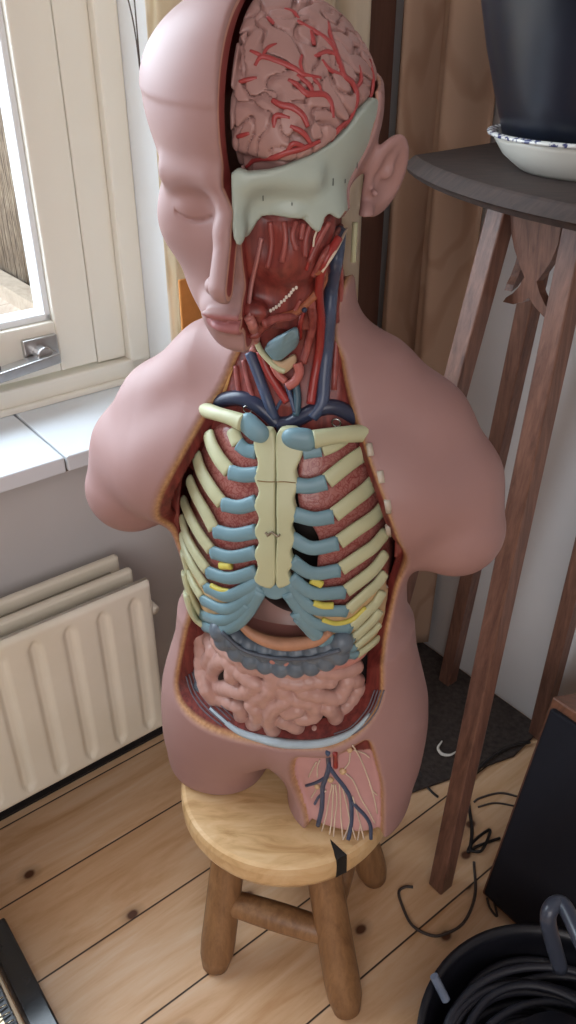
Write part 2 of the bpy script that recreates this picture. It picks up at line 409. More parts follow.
# ================================================================== RADIATOR
t = NT('radiator_paint'); v = t.coord()
M_rad = t.out(t.ramp(t.noise(v, 8, 5), [(.3, srgb(232, 225, 206)), (.7, srgb(240, 234, 218))]), .35)
rad = empty('radiator', R(0, .95, .0)); tag(rad, 'cream enamelled panel radiator fixed under the window, above bare boards', 'radiator')
def rad_panel(dc, e_end, z0, z1, ridges=True):
    """pressed steel panel: grid with raised vertical channels"""
    es = np.arange(-1.1, e_end+.0001, .0035); zs = np.linspace(z0, z1, 72); V = []; F = []
    ped = .0525; ph = .4145
    for z in zs:
        for e in es:
            off = 0.
            if ridges:
                x = ((e-ph) / ped) % 1.0; x = min(x, 1-x)*ped
                zz = min(z-(z0+.028), (z1-.03)-z)
                w = .0085 if zz > .0 else .0085+zz*.6
                k = max(0., min(1., (w-x)/.006+.5)) if w > 0 else 0
                if zz < -.012: k = 0
                off = .0055*(k*k*(3-2*k))
            zr = min(z-z0, z1-z); rnd = .008-math.sqrt(max(0, .008**2-max(0, .008-zr)**2)); er = e_end-e
            rnd2 = .008-math.sqrt(max(0, .008**2-max(0, .008-er)**2))
            V.append(R(e, dc+off+max(rnd, rnd2), z))
    n = len(es)
    F = [(j*n+i, j*n+i+1, (j+1)*n+i+1, (j+1)*n+i) for j in range(len(zs)-1) for i in range(n-1)]
    m = MB(); m.add(V, F); m.rbox(-1.1, e_end-.001, dc+.006, dc+.016, z0+.001, z1-.001); return m
part(rad_panel(.9, .446, .115, .42), 'front_panel', M_rad, rad, smooth=True)
for d in (.945, .99):
    m = MB(); m.rbox(-1.1, .440, d, d+.014, .125, .42); part(m, 'rear_panel', M_rad, rad, bevel=.005)
m = MB()
for d in (.912, .958): m.rbox(-1.1, .42, d, d+.028, .14, .40)
part(m, 'convector_fins', paint('radiator_inside', srgb(150, 145, 130), .6), rad)
for z in (.15, .36):
    m = MB(); m.tube([R(.449, .905, z), R(.449, 1.0, z)], .008, 12); part(m, 'end_connector', M_rad, rad, smooth=True)
    m = MB(); m.rbox(.2, .23, 1.0, 1.04, z, z+.04); part(m, 'wall_bracket', M_rad, rad)

# ================================================================== CURTAINS
def curtain(name, path, z0, z1, amp, wl, mat, label, phase=0., flare=.0):
    P = spline([R(*p) for p in path], 40); P = np.array(P); seg = np.r_[0, np.cumsum(np.linalg.norm(np.diff(P, axis=0), axis=1))]
    n = int(seg[-1]/.004); s = np.linspace(0, seg[-1], n); X = np.stack([np.interp(s, seg, P[:, i]) for i in range(3)], 1)
    T = np.gradient(X, axis=0); T /= np.linalg.norm(T, axis=1)[:, None]; N = np.stack([T[:, 1], -T[:, 0], 0*T[:, 0]], 1)
    zs = np.linspace(z0, z1, 60); V = []
    for j, z in enumerate(zs):
        k = (z-z0)/(z1-z0)
        ph = s/wl*2*math.pi+phase+.5*np.sin(s*23)+.35*math.sin(k*3)
        o = amp*(np.sin(ph)+.28*np.sin(2*ph+1+k*2)+.12*np.sin(3.1*ph+k*4))*(1+flare*(1-k))
        V.append(X+N*o[:, None]+np.array([0, 0, z]))
    V = np.concatenate(V); F = np.array([(j*n+i, j*n+i+1, (j+1)*n+i+1, (j+1)*n+i) for j in range(59) for i in range(n-1)])
    me = np_mesh(name, V, F); o = link(name, me, None, mat)
    m = o.modifiers.new('t', 'SOLIDIFY'); m.thickness = .0025; tag(o, label, 'curtain'); return o
def cloth(name, c1, c2, transl=.15):
    t = NT(name); v = t.coord((1, 1, .5)); w = t.new('ShaderNodeTexWave'); w.inputs['Scale'].default_value = 3.2; w.inputs['Distortion'].default_value = 14; w.inputs['Detail'].default_value = 3; w.inputs['Detail Scale'].default_value = 1.4; t.l(v, w.inputs[0])
    c = t.ramp(w.outputs['Fac'], [(0, c1), (.08, c2), (.9, c2), (1., c1)]); t.out(c, .8, .2)
    tl = t.new('ShaderNodeBsdfTranslucent'); t.l(c, tl.inputs[0]); mx = t.new('ShaderNodeMixShader'); mx.inputs[0].default_value = transl
    t.l(t.b.outputs[0], mx.inputs[1]); t.l(tl.outputs[0], mx.inputs[2]); t.l(mx.outputs[0], t.o.inputs[0]); return t.m
M_cur = cloth('curtain_cloth', srgb(226, 212, 188), srgb(240, 230, 212), .6)
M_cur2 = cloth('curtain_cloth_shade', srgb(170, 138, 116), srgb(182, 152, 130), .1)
curtain('curtain', [(.568, 1.005), (.66, .99), (.78, .965), (.89, .945)], .03, 1.62, .014, .062, M_cur, 'cream patterned curtain gathered at the right end of the window', 1.2)
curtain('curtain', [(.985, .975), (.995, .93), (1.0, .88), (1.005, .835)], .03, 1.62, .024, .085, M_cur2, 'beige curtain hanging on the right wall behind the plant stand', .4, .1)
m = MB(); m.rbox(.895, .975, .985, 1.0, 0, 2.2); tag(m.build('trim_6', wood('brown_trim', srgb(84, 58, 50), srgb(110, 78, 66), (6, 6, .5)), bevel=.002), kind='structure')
tb = MB(); tb.rbox(.568, .606, .962, .967, .745, .838); tag(tb.build('curtain_tieback', paint('orange_cloth', srgb(222, 150, 80), .8), bevel=.002), 'plain orange cloth band beside the cream curtain, behind the face', 'tieback')
m = MB(); a = on_d(118, -40, 1.02); b = on_d(141, 78, 1.0); c_ = on_d(131, -40, 1.02)
m.tube(spline([a, (a+b)/2+np.array([.004, 0, -.002]), b], 8), .0009, 6); m.tube([c_, b], .0009, 6)
tag(m.build('pull_cord', paint('dark_cord', srgb(88, 78, 74), .7), smooth=True), 'thin dark looped blind cord hanging in front of the window reveal', 'cord')

# floor mat in the corner
t = NT('mat_felt'); v = t.coord(); t.bump(t.noise(v, 300, 3), .5, .002)
M_mat = t.out(t.ramp(t.noise(v, 120, 4), [(.3, srgb(58, 52, 50)), (.7, srgb(80, 72, 68))]), .95, .1)
m = MB(); m.prism([R(1.045, .555), R(.95, .545), R(.86, .57), (R(.72, .61)), R(.71, .93), R(1.045, .93)], (0, 0, .006))
tag(m.build('floor_mat', M_mat, bevel=.002), 'dark grey felt mat on the boards in the room corner', 'mat')
m = MB(); wpt = [on_z(u, v_, z) for u, v_, z in ((442, 741, .012), (438, 748, .010), (442, 754, .009), (450, 755, .009), (457, 751, .012))]
m.tube(spline(wpt, 6), [.0008+.0022*math.sin(math.pi*min(1, k/24*.9+.08)) for k in range(25)], 8)
tag(m.build('paper_scrap', paint('white_paper', srgb(225, 222, 215), .6), smooth=True), 'small curled white scrap on the dark mat', 'scrap')
# ================================================================== PLANT STAND
M_oak = wood('dark_oak', srgb(78, 52, 44), srgb(134, 96, 80), (14, 14, 1.2), (0, 0, 0), .38, 9, .25)
M_oaktop = wood('dark_oak_top', srgb(42, 33, 31), srgb(74, 58, 52), (5, 22, 5), (0, 0, .4), .72, 6, .15)
stand = empty('plant_stand', R(.86, .6, 0)); tag(stand, 'tall dark oak plant stand with splayed square legs and curved top', 'plant stand')
TC = np.array([.875, .52])
corners = [(.785, .765), (1.035, .785), (1.035, .27), (.70, .27)]
def topring(inset, z):
    out = []; cs = [np.array(c) for c in corners]; bul = [0.0, 0.0, .03, .062]
    for i in range(4):
        a, b = cs[i], cs[(i+1) % 4]; n = np.array([-(b-a)[1], (b-a)[0]]); n /= np.linalg.norm(n)
        for k in range(14):
            s = k/14; p = a+(b-a)*s+n*bul[i]*4*s*(1-s); q = TC-p; p = p+q/np.linalg.norm(q)*inset; out.append(R(p[0], p[1], z))
    return out
m = MB(); rings = [topring(.020, .976), topring(.008, .979), topring(.004, .984), topring(.0, .987), topring(.012, .998), topring(.015, 1.0)]
n = len(rings[0]); Vv = sum(rings, []); m.add(Vv, [tuple(range(n)), tuple(range(5*n, 6*n))]+[(i*n+k, i*n+(k+1) % n, (i+1)*n+(k+1) % n, (i+1)*n+k) for i in range(5) for k in range(n)])
part(m, 'top', M_oaktop, stand)
legs = [((.778, .497), (.657, .454)), ((.800, .613), (.615, .640)), ((.945, .650), (1.0, .752)), ((.960, .500), (1.028, .552))]
for (t0, f0) in legs:
    a = R(t0[0], t0[1], .975); b = R(f0[0], f0[1], 0.); hw = .0130; m = MB()
    def sq(c): return [c+D1*i*hw+D2*j*hw for i, j in ((-1, -1), (1, -1), (1, 1), (-1, 1))]
    m.hexa(sq(b), sq(a)); part(m, 'leg', M_oak, stand, bevel=.002)
def apron(p, q, th=.010):
    """cut-out board between two leg tops: a tapering body that flares into a forked tail"""
    p = np.array(p); q = np.array(q)
    half = [(.038, .972), (.040, .955), (.038, .938), (.030, .918), (.018, .900), (.010, .890), (.017, .878), (.028, .866), (.039, .858), (.044, .851), (.026, .853), (.011, .860), (0, .868)]
    L = [(-a, z) for a, z in half]; Rr = [(a, z) for a, z in half[::-1][1:]]
    c = (p+q)/2; u = (q-p)/np.linalg.norm(q-p); nrm = np.array([-u[1], u[0]])
    def pt(a, z): e = c+u*a; lean = (z-.975)*(-.13 if c[0] < TC[0] else .08); return R(e[0]-(-lean), e[1], z)
    m = MB(); Lp = [pt(a, z) for a, z in L+Rr]; V3 = np.array([R(*nrm)])[0]*th
    m.prism(Lp, V3); return m
lt = [l[0] for l in legs]
for i in range(4): part(apron(lt[i], lt[(i+1) % 4]), 'apron', M_oak, stand)
PC = (.862, .545)
t = NT('pot_glaze'); v = t.coord()
M_pot = t.out(t.ramp(t.noise(v, 14, 4), [(.3, srgb(18, 22, 32)), (.7, srgb(27, 32, 44))]), .3, .5)
m = MB(); m.lathe([(.02, .010), (.096, .010), (.105, .016), (.117, .05), (.133, .10), (.146, .15), (.152, .20), (.152, .208), (.146, .208), (.140, .15), (.110, .05), (.02, .03)], R(*PC, 1.018), 64)
pot = m.build('plant_pot', M_pot, smooth=True); tag(pot, 'dark blue glazed plant pot standing in the white saucer', 'plant pot')
M_cer = paint('white_ceramic', srgb(216, 214, 204), .22, .03, 10)
sau = empty('saucer', R(*PC, 1.0)); tag(sau, 'white ceramic saucer with speckled blue rim under the dark pot', 'saucer')
m = MB(); m.lathe([(.0, .0), (.080, .0), (.087, .004), (.103, .016), (.113, .030), (.116, .036), (.111, .036), (.100, .018), (.085, .010), (0, .009)], R(*PC, 1.0), 72, closed=True)
part(m, 'bowl', M_cer, sau, smooth=True)
t = NT('speckled_rim'); v = t.coord(); f = t.noise(v, 160, 2)
M_rim = t.out(t.ramp(f, [(.42, srgb(70, 74, 110)), (.5, srgb(210, 210, 206))]), .25)
m = MB(); m.lathe([(.116, .0355), (.122, .0365), (.1225, .039), (.118, .0405), (.1115, .0385), (.111, .036)], R(*PC, 1.0), 72, closed=True)
part(m, 'rim', M_rim, sau, smooth=True)

# ================================================================== SPEAKER, leaning back
sp_r = empty('loudspeaker', R(.70, .22, 0)); tag(sp_r, 'black fronted wooden loudspeaker cabinet leaning back beside the plant stand', 'loudspeaker')
an = math.radians(26); ux = np.array([math.sin(an), 0, math.cos(an)]); nx_ = np.array([math.cos(an), 0, -math.sin(an)])
def SPK(h, w, dp): q = ux*h+nx_*dp; return R(.697+q[0], .406+.11*h-w, q[2]+.0) 
HH, WW, DD = .33, .165, .17; zoff = math.sin(an)*DD
def SK(h, w, dp): return SPK(h, w, dp)+np.array([0, 0, zoff*0])
# wedge base keeps the cabinet on the floor
m = MB(); m.hexa([SK(0, 0, 0), SK(0, WW, 0), R(.697+.19, .405-WW, 0), R(.697+.19, .405, 0)], [SK(HH, 0, 0), SK(HH, WW, 0), SK(HH-.0, WW, DD), SK(HH, 0, DD)])
M_walnut = wood('walnut_veneer', srgb(92, 58, 44), srgb(138, 92, 68), (3, 12, 3), (0, 0, .66), .4, 8, .1)
part(m, 'cabinet', M_walnut, sp_r, bevel=.003)
M_gr = NT('speaker_cloth'); v = M_gr.coord(); M_gr.bump(M_gr.noise(v, 700, 2), .3, .0008); M_gr = M_gr.out(srgb(24, 25, 34), .75, .3)
m = MB(); g0 = -.014; m.hexa([SK(.010, .008, g0), SK(.010, WW-.008, g0), SK(.010, WW-.008, 0), SK(.010, .008, 0)], [SK(HH-.012, .008, g0), SK(HH-.012, WW-.008, g0), SK(HH-.012, WW-.008, 0), SK(HH-.012, .008, 0)])
part(m, 'front_grille', M_gr, sp_r, bevel=.004)

# ================================================================== CABLE REEL
M_blk = paint('black_plastic', srgb(26, 27, 34), .35, .1, 30)
M_blk2 = paint('black_rubber', srgb(30, 31, 40), .5, .15, 40)
RC = np.array([.318, .458, 0]); reel = empty('cable_reel', tuple(RC)); tag(reel, 'black plastic cable tray with carrying handle full of coiled flex', 'cable reel')
m = MB(); m.lathe([(0, .0), (.15, .0), (.158, .01), (.164, .10), (.170, .115), (.170, .121), (.163, .121), (.160, .105), (.150, .02), (0, .014)], RC, 72, closed=True)
part(m, 'tray', M_blk, reel, smooth=True)
m = MB(); m.lathe([(0, .014), (.05, .014), (.045, .10), (.06, .112), (.06, .118), (0, .12)], RC, 48, closed=True); part(m, 'hub', M_blk, reel, smooth=True)
rng = np.random.default_rng(3)
for k in range(16):
    r0 = .078+.062*rng.random(); z0 = .035+.07*(k/16); ph = rng.uniform(0, 6.28); tx, ty = rng.normal(0, .012, 2); m = MB(); pts = []
    for a in np.linspace(0, 2*math.pi*.97, 50):
        rr = r0+.010*math.sin(a*2+ph); pts.append(RC+np.array([rr*math.cos(a+ph)+tx*.3, rr*math.sin(a+ph)+ty*.3, z0+tx*math.cos(a)+ty*math.sin(a)]))
    m.tube(pts, .0052, 8); part(m, 'cable_turn', M_blk2, reel, smooth=True)
ha = on_z(560, 968, .16); hb = on_z(548, 918, .25); hc = on_z(562, 904, .26); hd_ = on_z(600, 985, .25); he = on_z(610, 1010, .16)
m = MB(); m.tube(spline([ha, hb, hc, (hc+hd_)/2+np.array([0, 0, .004]), hd_, he], 10), .0095, 14); part(m, 'handle', paint('grey_tube', srgb(62, 68, 82), .3, .05), reel, smooth=True)
pg = on_z(446, 1000, .108); m = MB(); m.tube([pg, on_z(434, 976, .135)], .0055, 14); part(m, 'peg', paint('grey_peg', srgb(110, 120, 138), .3), reel)

# ================================================================== HEATER, front left
heat = empty('electric_heater', R(.02, .68, 0)); tag(heat, 'black electric heater with chrome wire guard at the near left', 'heater')
m = MB(); m.rbox(-.22, .098, .42, .80, .0, .018); part(m, 'base', M_blk, heat, bevel=.006, seg=3)
m = MB(); m.rbox(-.22, .105, .415, .805, .018, .024); part(m, 'trim_edge', paint('black_gloss', (.01, .012, .02, 1), .12), heat, bevel=.003)
def rrect(e0, e1, d0, d1, r, z, n=8):
    out = []
    for (ce, cd, a0) in ((e1-r, d1-r, 0), (e0+r, d1-r, 90), (e0+r, d0+r, 180), (e1-r, d0+r, 270)):
        for k in range(n+1): a = math.radians(a0+90*k/n); out.append(R(ce+r*math.cos(a), cd+r*math.sin(a), z))
    return out
m = MB(); A = rrect(-.2, .075, .50, .79, .035, .024); B = rrect(-.19, .065, .51, .78, .030, .115); nA = len(A)
m.add(A+B, [tuple(range(nA, 2*nA))]+[(k, (k+1) % nA, nA+(k+1) % nA, nA+k) for k in range(nA)]); part(m, 'housing', M_blk, heat, bevel=.004)
M_chr = paint('chrome', (.75, .72, .66, 1), .15, .05, metal=1.)
m = MB(); m.tube(rrect(-.185, .060, .515, .775, .028, .118)+[rrect(-.185, .060, .515, .775, .028, .118)[0]], .0035, 8); part(m, 'guard_frame', M_chr, heat, smooth=True)
for k in range(22):
    d = .525+.0112*k; m = MB(); m.tube([R(-.185, d, .118), R(.02, d, .126), R(.055, d, .118)], .0012, 6); part(m, 'guard_wire', M_chr, heat, smooth=True)
m = MB(); m.rbox(-.17, .045, .53, .76, .1145, .1165); part(m, 'reflector', paint('reflector', (.42, .34, .22, 1), .3, metal=1.), heat)

# ================================================================== STOOL
M_st = wood('stool_wood', srgb(150, 108, 66), srgb(198, 160, 112), (3, 12, 3), (0, 0, .5), .36, 6, .1)
t = NT('stool_seat_wood'); v = t.coord((2.5, 10, 2.5), (0, 0, .75)); g = t.noise(v, 5, 6, .6, 1.2)
M_seat = t.out(t.ramp(g, [(.3, srgb(186, 146, 98)), (.5, srgb(214, 178, 130)), (.72, srgb(226, 196, 152))]), .33)
M_leg = wood('stool_leg_wood', srgb(112, 78, 50), srgb(160, 120, 82), (10, 10, 1.5), (0, 0, 0), .4, 6, .15)
SC = np.array([.000, .745, 0]); SR = .143
stool = empty('wooden_stool', tuple(SC)); tag(stool, 'small round rustic wooden stool with thick splayed legs under the torso model', 'stool')
# seat: round slab with a wedge-shaped split at its near right edge
N = 96; m = MB(); ca = math.radians(-62); prof = [(.90, .228), (.975, .231), (1.0, .240), (1.0, .258), (.985, .267), (.955, .270)]
def seat_r(a):
    q = abs((a-ca+math.pi) % (2*math.pi)-math.pi); w = .045
    return 1.-.20*max(0, 1-q/w) if q < w else 1.
V = []; F = []
for j, (rr, z) in enumerate(prof):
    for k in range(N*3):
        a = 2*math.pi*k/(N*3); r_ = SR*rr*seat_r(a)*(1+.012*math.sin(2*a+1)); V.append(SC+np.array([r_*math.cos(a), r_*math.sin(a), z]))
n = N*3; F = [(j*n+k, j*n+(k+1) % n, (j+1)*n+(k+1) % n, (j+1)*n+k) for j in range(5) for k in range(n)]+[tuple(range(n))[::-1], tuple(range(5*n, 6*n))]
m.add(V, F); part(m, 'seat', M_seat, stool)
m = MB(); ra, rb = SR*.80, SR*1.0
def pc(r, a, z): return SC+np.array([r*math.cos(a), r*math.sin(a), z])
m.hexa([pc(ra, ca, .236), pc(rb*.99, ca-.055, .236), pc(rb*.985, ca, .236), pc(rb*.99, ca+.055, .236)], [pc(ra*.98, ca, .2708), pc(rb*.985, ca-.05, .2706), pc(rb*.98, ca, .2706), pc(rb*.985, ca+.05, .2706)])
part(m, 'split', paint('black_split', srgb(28, 24, 22), .7), stool)  # near-black wedge filling the split
feet = [(-.103, .640), (.080, .580), (.135, .775), (-.05, .835)]; lc = np.mean(feet, 0)
tops = [tuple(SC[:2]+(np.array(f)-lc)*.62) for f in feet]; lp = []
for f, tp in zip(feet, tops):
    b = np.array([f[0], f[1], 0.]); a = np.array([tp[0], tp[1], .232]); pts = [b+(a-b)*k for k in np.linspace(0, 1, 12)]
    rs = [.0185, .0235, .0245]+[.0242-.0002*k for k in range(9)]
    m = MB(); m.tube(pts, rs, 20); part(m, 'leg', M_leg, stool, smooth=True); lp.append((b, a))
def lat(i, z): b, a = lp[i]; return b+(a-b)*(z/.232)
for i, j, z in ((0, 1, .108), (1, 2, .14), (2, 3, .13), (3, 0, .14)):
    p, q = lat(i, z), lat(j, z); m = MB(); m.tube([p+(q-p)*k for k in np.linspace(0, 1, 8)], [.015, .0175, .0185, .019, .019, .0185, .0175, .015], 16); part(m, 'stretcher', M_leg, stool, smooth=True)
m = MB(); m.tube([lat(0, .21)+(lat(2, .21)-lat(0, .21))*k for k in np.linspace(-.05, 1.05, 6)], .012, 12, sx=2.2); part(m, 'seat_batten', M_st, stool, smooth=True)

# ================================================================== LOOSE CABLES
M_cab = paint('grey_cable', srgb(74, 64, 60), .5, .1); M_cab2 = paint('black_cable', srgb(30, 26, 26), .5, .1)
def cable(pix, r, mat, label, name='cable'):
    pts = [on_z(p[0], p[1], (p[2] if len(p) > 2 else 0)+r) for p in pix]; m = MB(); m.tube(spline(pts, 10), r, 8)
    tag(m.build(name, mat, smooth=True), label, 'cable')
cable([(530, 742, .006), (508, 748, .006), (485, 763, .006), (468, 785, .001), (469, 806), (472, 830), (470, 850)], .0028, M_cab2, 'thick black cable arching over the mat behind the stand leg')
cable([(474, 862), (475, 895), (464, 922), (445, 934), (430, 935), (412, 925), (402, 905), (399, 892), (405, 887), (413, 887)], .0022, M_cab, 'grey cable looped on the boards at the foot of the stand')
cable([(520, 797), (500, 793), (480, 798), (474, 802)], .0018, M_cab, 'thin grey cable curving behind the leaning loudspeaker')
cable([(515, 806), (495, 803), (478, 807)], .0016, M_cab, 'thinnest cable lying just in front of the curved grey one')
cable([(500, 838), (478, 846), (468, 852), (474, 841), (490, 830), (482, 850, .004), (470, 851)], .0024, M_cab2, 'knotted black cable between stand leg and loudspeaker')
cable([(487, 898), (490, 908), (497, 916), (494, 902)], .0018, M_cab, 'short grey cable end by the loudspeaker bottom corner')
cable([(415, 762, .006), (424, 782, .001), (432, 792, .001), (438, 797)], .0022, M_cab2, 'black cable emerging from behind the torso hip')
# ================================================================== THE ANATOMICAL MODEL
torso = empty('anatomical_torso', tuple(TO), -TA)
tag(torso, 'life-size human anatomy torso model with opened head, chest and belly, standing on the stool', 'anatomical model')

BODY = [(-.02, .165, .092, 0, .005), (.06, .164, .098, -.004, .005), (.12, .163, .104, -.004, .005), (.17, .158, .104, -.003, .003), (.22, .147, .100, 0, 0), (.28, .134, .095, 0, 0),
        (.33, .128, .096, 0, 0), (.38, .139, .103, 0, 0), (.43, .150, .110, -.002, 0), (.48, .148, .108, -.004, .002), (.52, .132, .098, 0, .006), (.55, .105, .085, 0, .010), (.58, .078, .070, 0, .010), (.61, .062, .060, 0, .004), (.66, .056, .056, 0, -.006), (.73, .054, .055, 0, -.018)]
def body(P):
    d = loft(P, BODY, 2.25)
    d = np.maximum(d, P[:, 2]-.70)
    Q = P.copy(); Q[:, 0] = np.abs(Q[:, 0]+.010)
    Q[:, 2] += .011*np.clip((-P[:, 0]-.10)/.06, 0, 1)
    sh = chain(Q, [(.03, .012, .585), (.080, .012, .560), (.130, .008, .518), (.168, .002, .470), (.184, -.008, .425)], [.042, .054, .060, .057, .052], .012)
    d = smin(d, sh, .035)
    # pectoral and deltoid fullness
    d = smin(d, ell(Q, (.105, -.045, .475), (.075, .050, .06)), .03)
    # thighs, buttocks, gap between the thighs
    th = np.maximum(loft(P, [(-.02, .080, .103, .082, -.008), (.06, .084, .098, .082, -.002), (.15, .078, .088, .078, 0), (.23, .052, .060, .070, 0)], 2.5), P[:, 2]-.25)
    tr = np.maximum(loft(P, [(-.02, .070, .080, -.100, .002), (.02, .075, .087, -.100, .001), (.06, .080, .088, -.095, 0), (.15, .078, .086, -.078, 0), (.23, .052, .060, -.070, 0)], 2.2), P[:, 2]-.25)
    d = smin(smax(d, -P[:, 2]+.065, .07), np.minimum(th, tr), .05)
    Q = P.copy(); Q[:, 0] = np.abs(Q[:, 0]+.006)
    d = smin(d, ell(Q, (.075, .055, .09), (.075, .060, .075)), .03)
    gapd = np.maximum(np.abs(P[:, 0]+.016)-.012, P[:, 2]-.052)
    d = smax(d, -gapd, .016)
    d = smax(d, .0005-P[:, 2], .010)
    return d

def P3(u, v, y): return at(u, v, y)
OPEN_PIX = [(234,338,-.07),(226,362,-.06),(220,383,-.05),(206,407,-.05),(191,440,-.05),(176,472,-.045),(166,505,-.045),(172,535,-.05),(180,565,-.055),(184,592,-.06),(186,618,-.06),(180,650,-.055),(180,681,-.055),(200,711,-.075),(238,741,-.10),(272,754,-.108),(296,757,-.112),(330,753,-.105),(360,738,-.095),(378,712,-.075),(386,685,-.055),(387,645,-.05),(396,600,-.05),(410,555,-.045),(408,522,-.045),(396,482,-.05),(379,449,-.05),(363,422,-.05),(350,389,-.05),(343,360,-.045),(339,335,-.03),(345,300,-.01)]
OP = [tuple(at(*p)[[0, 2]]) for p in OPEN_PIX]
OP += [(.060, .70), (.055, .76), (-.06, .76), (-.055, .68)]
OPS = smooth_poly(OP, 4)
def opening(P, b=None):
    """negative inside the window cut into the body; the cut walls slope inwards"""
    d = poly2(P[:, 0], P[:, 2], OPS)
    if b is not None: d = d+.85*np.clip(-b, 0, .04)
    return np.maximum(d, P[:, 1]-.035)
def skin_shell(P):
    b = body(P)
    cav = np.maximum(b+.018+.012*np.clip((.36-P[:, 2])/.06, 0, 1), np.maximum(.115-P[:, 2]-.15*(P[:, 1]+.1), P[:, 2]-.80))
    d = np.maximum(b, -cav)
    d = smax(d, -opening(P, b), .0025)
    # neck: everything in front of the muscles is open between the edges
    # groin dissection on its left thigh
    d = smax(d, -thigh_cut(P, b), .002)
    return d
TH_PIX = [(289,764,-.10),(298,758,-.105),(330,756,-.10),(362,744,-.095),(372,752,-.095),(379,775,-.095),(384,800,-.092),(384,850,-.085),(380,870,-.08),(318,845,-.08),(306,815,-.085),(292,785,-.09)]
THS = [tuple(at(*p)[[0, 2]]) for p in TH_PIX]
THS = smooth_poly(THS, 3)
def thigh_cut(P, b=None):
    d = poly2(P[:, 0], P[:, 2], THS)
    if b is None: b = body(P)
    d = d+.8*np.clip(-b, 0, .03)
    return np.maximum(d, np.maximum(-(b+.011), P[:, 1]-.0))

# materials
def skin_mat(name, base, deep=True):
    t = NT(name); v = t.coord(); n = t.noise(v, 12, 4)
    c = t.mix(n, tuple(x*.95 for x in base[:3])+(1,), base)
    if deep:
        dp = t.attr('depth')      # metres below the outer skin
        red = t.ramp(t.noise(t.coord((1, 1, .12)), 160, 3, .6), [(.35, srgb(90, 34, 32)), (.65, srgb(128, 54, 48))])
        fat = t.ramp(t.noise(v, 220, 3), [(.35, srgb(172, 126, 84)), (.65, srgb(200, 156, 112))])
        k1 = t.ramp(dp, [(.0011, (0, 0, 0, 1)), (.0017, (1, 1, 1, 1))])
        k2 = t.ramp(t.math('ADD', dp, t.math('MULTIPLY', t.math('SUBTRACT', n, .5), .003)), [(.0054, (0, 0, 0, 1)), (.0062, (1, 1, 1, 1))])
        # ramps work on 0..1, so scale the metres up
        for k in (k1, k2): pass
        c = t.mix(k1, c, fat); c = t.mix(k2, c, red); c = t.mix(t.attr('thigh'), c, t.ramp(n, [(.3, srgb(184, 138, 138)), (.7, srgb(204, 158, 156))]))
    t.b.inputs['Subsurface Weight'].default_value = .0
    t.bump(t.noise(v, 500, 2), .03, .0005)
    return t.out(c, .5, .4)
SKIN = srgb(162, 126, 122)
M_skin = skin_mat('painted_skin', SKIN)
M_skin0 = skin_mat('painted_skin_plain', SKIN, False)
dep = lambda V: np.maximum(0, -body(V)-.0)
def dep2(V):
    d = dep(V); t_ = (poly2(V[:, 0], V[:, 2], THS) < .001) & (V[:, 1] < 0) & (V[:, 2] < .15)
    d = d*(1-.45*np.clip((.165-V[:, 2])/.03, 0, 1))
    return np.where(t_, np.minimum(d, .0045), d)
def flr(V):
    t_ = (poly2(V[:, 0], V[:, 2], THS) < -.0015) & (V[:, 1] < 0) & (V[:, 2] < .15)
    return (t_ & (-body(V) > .0075)).astype(np.float32)
torso_skin = sdf_obj('torso_skin', skin_shell, (-.275, -.15, -.01), (.275, .14, .71), .0024, torso, M_skin, {'depth': dep2, 'thigh': flr})

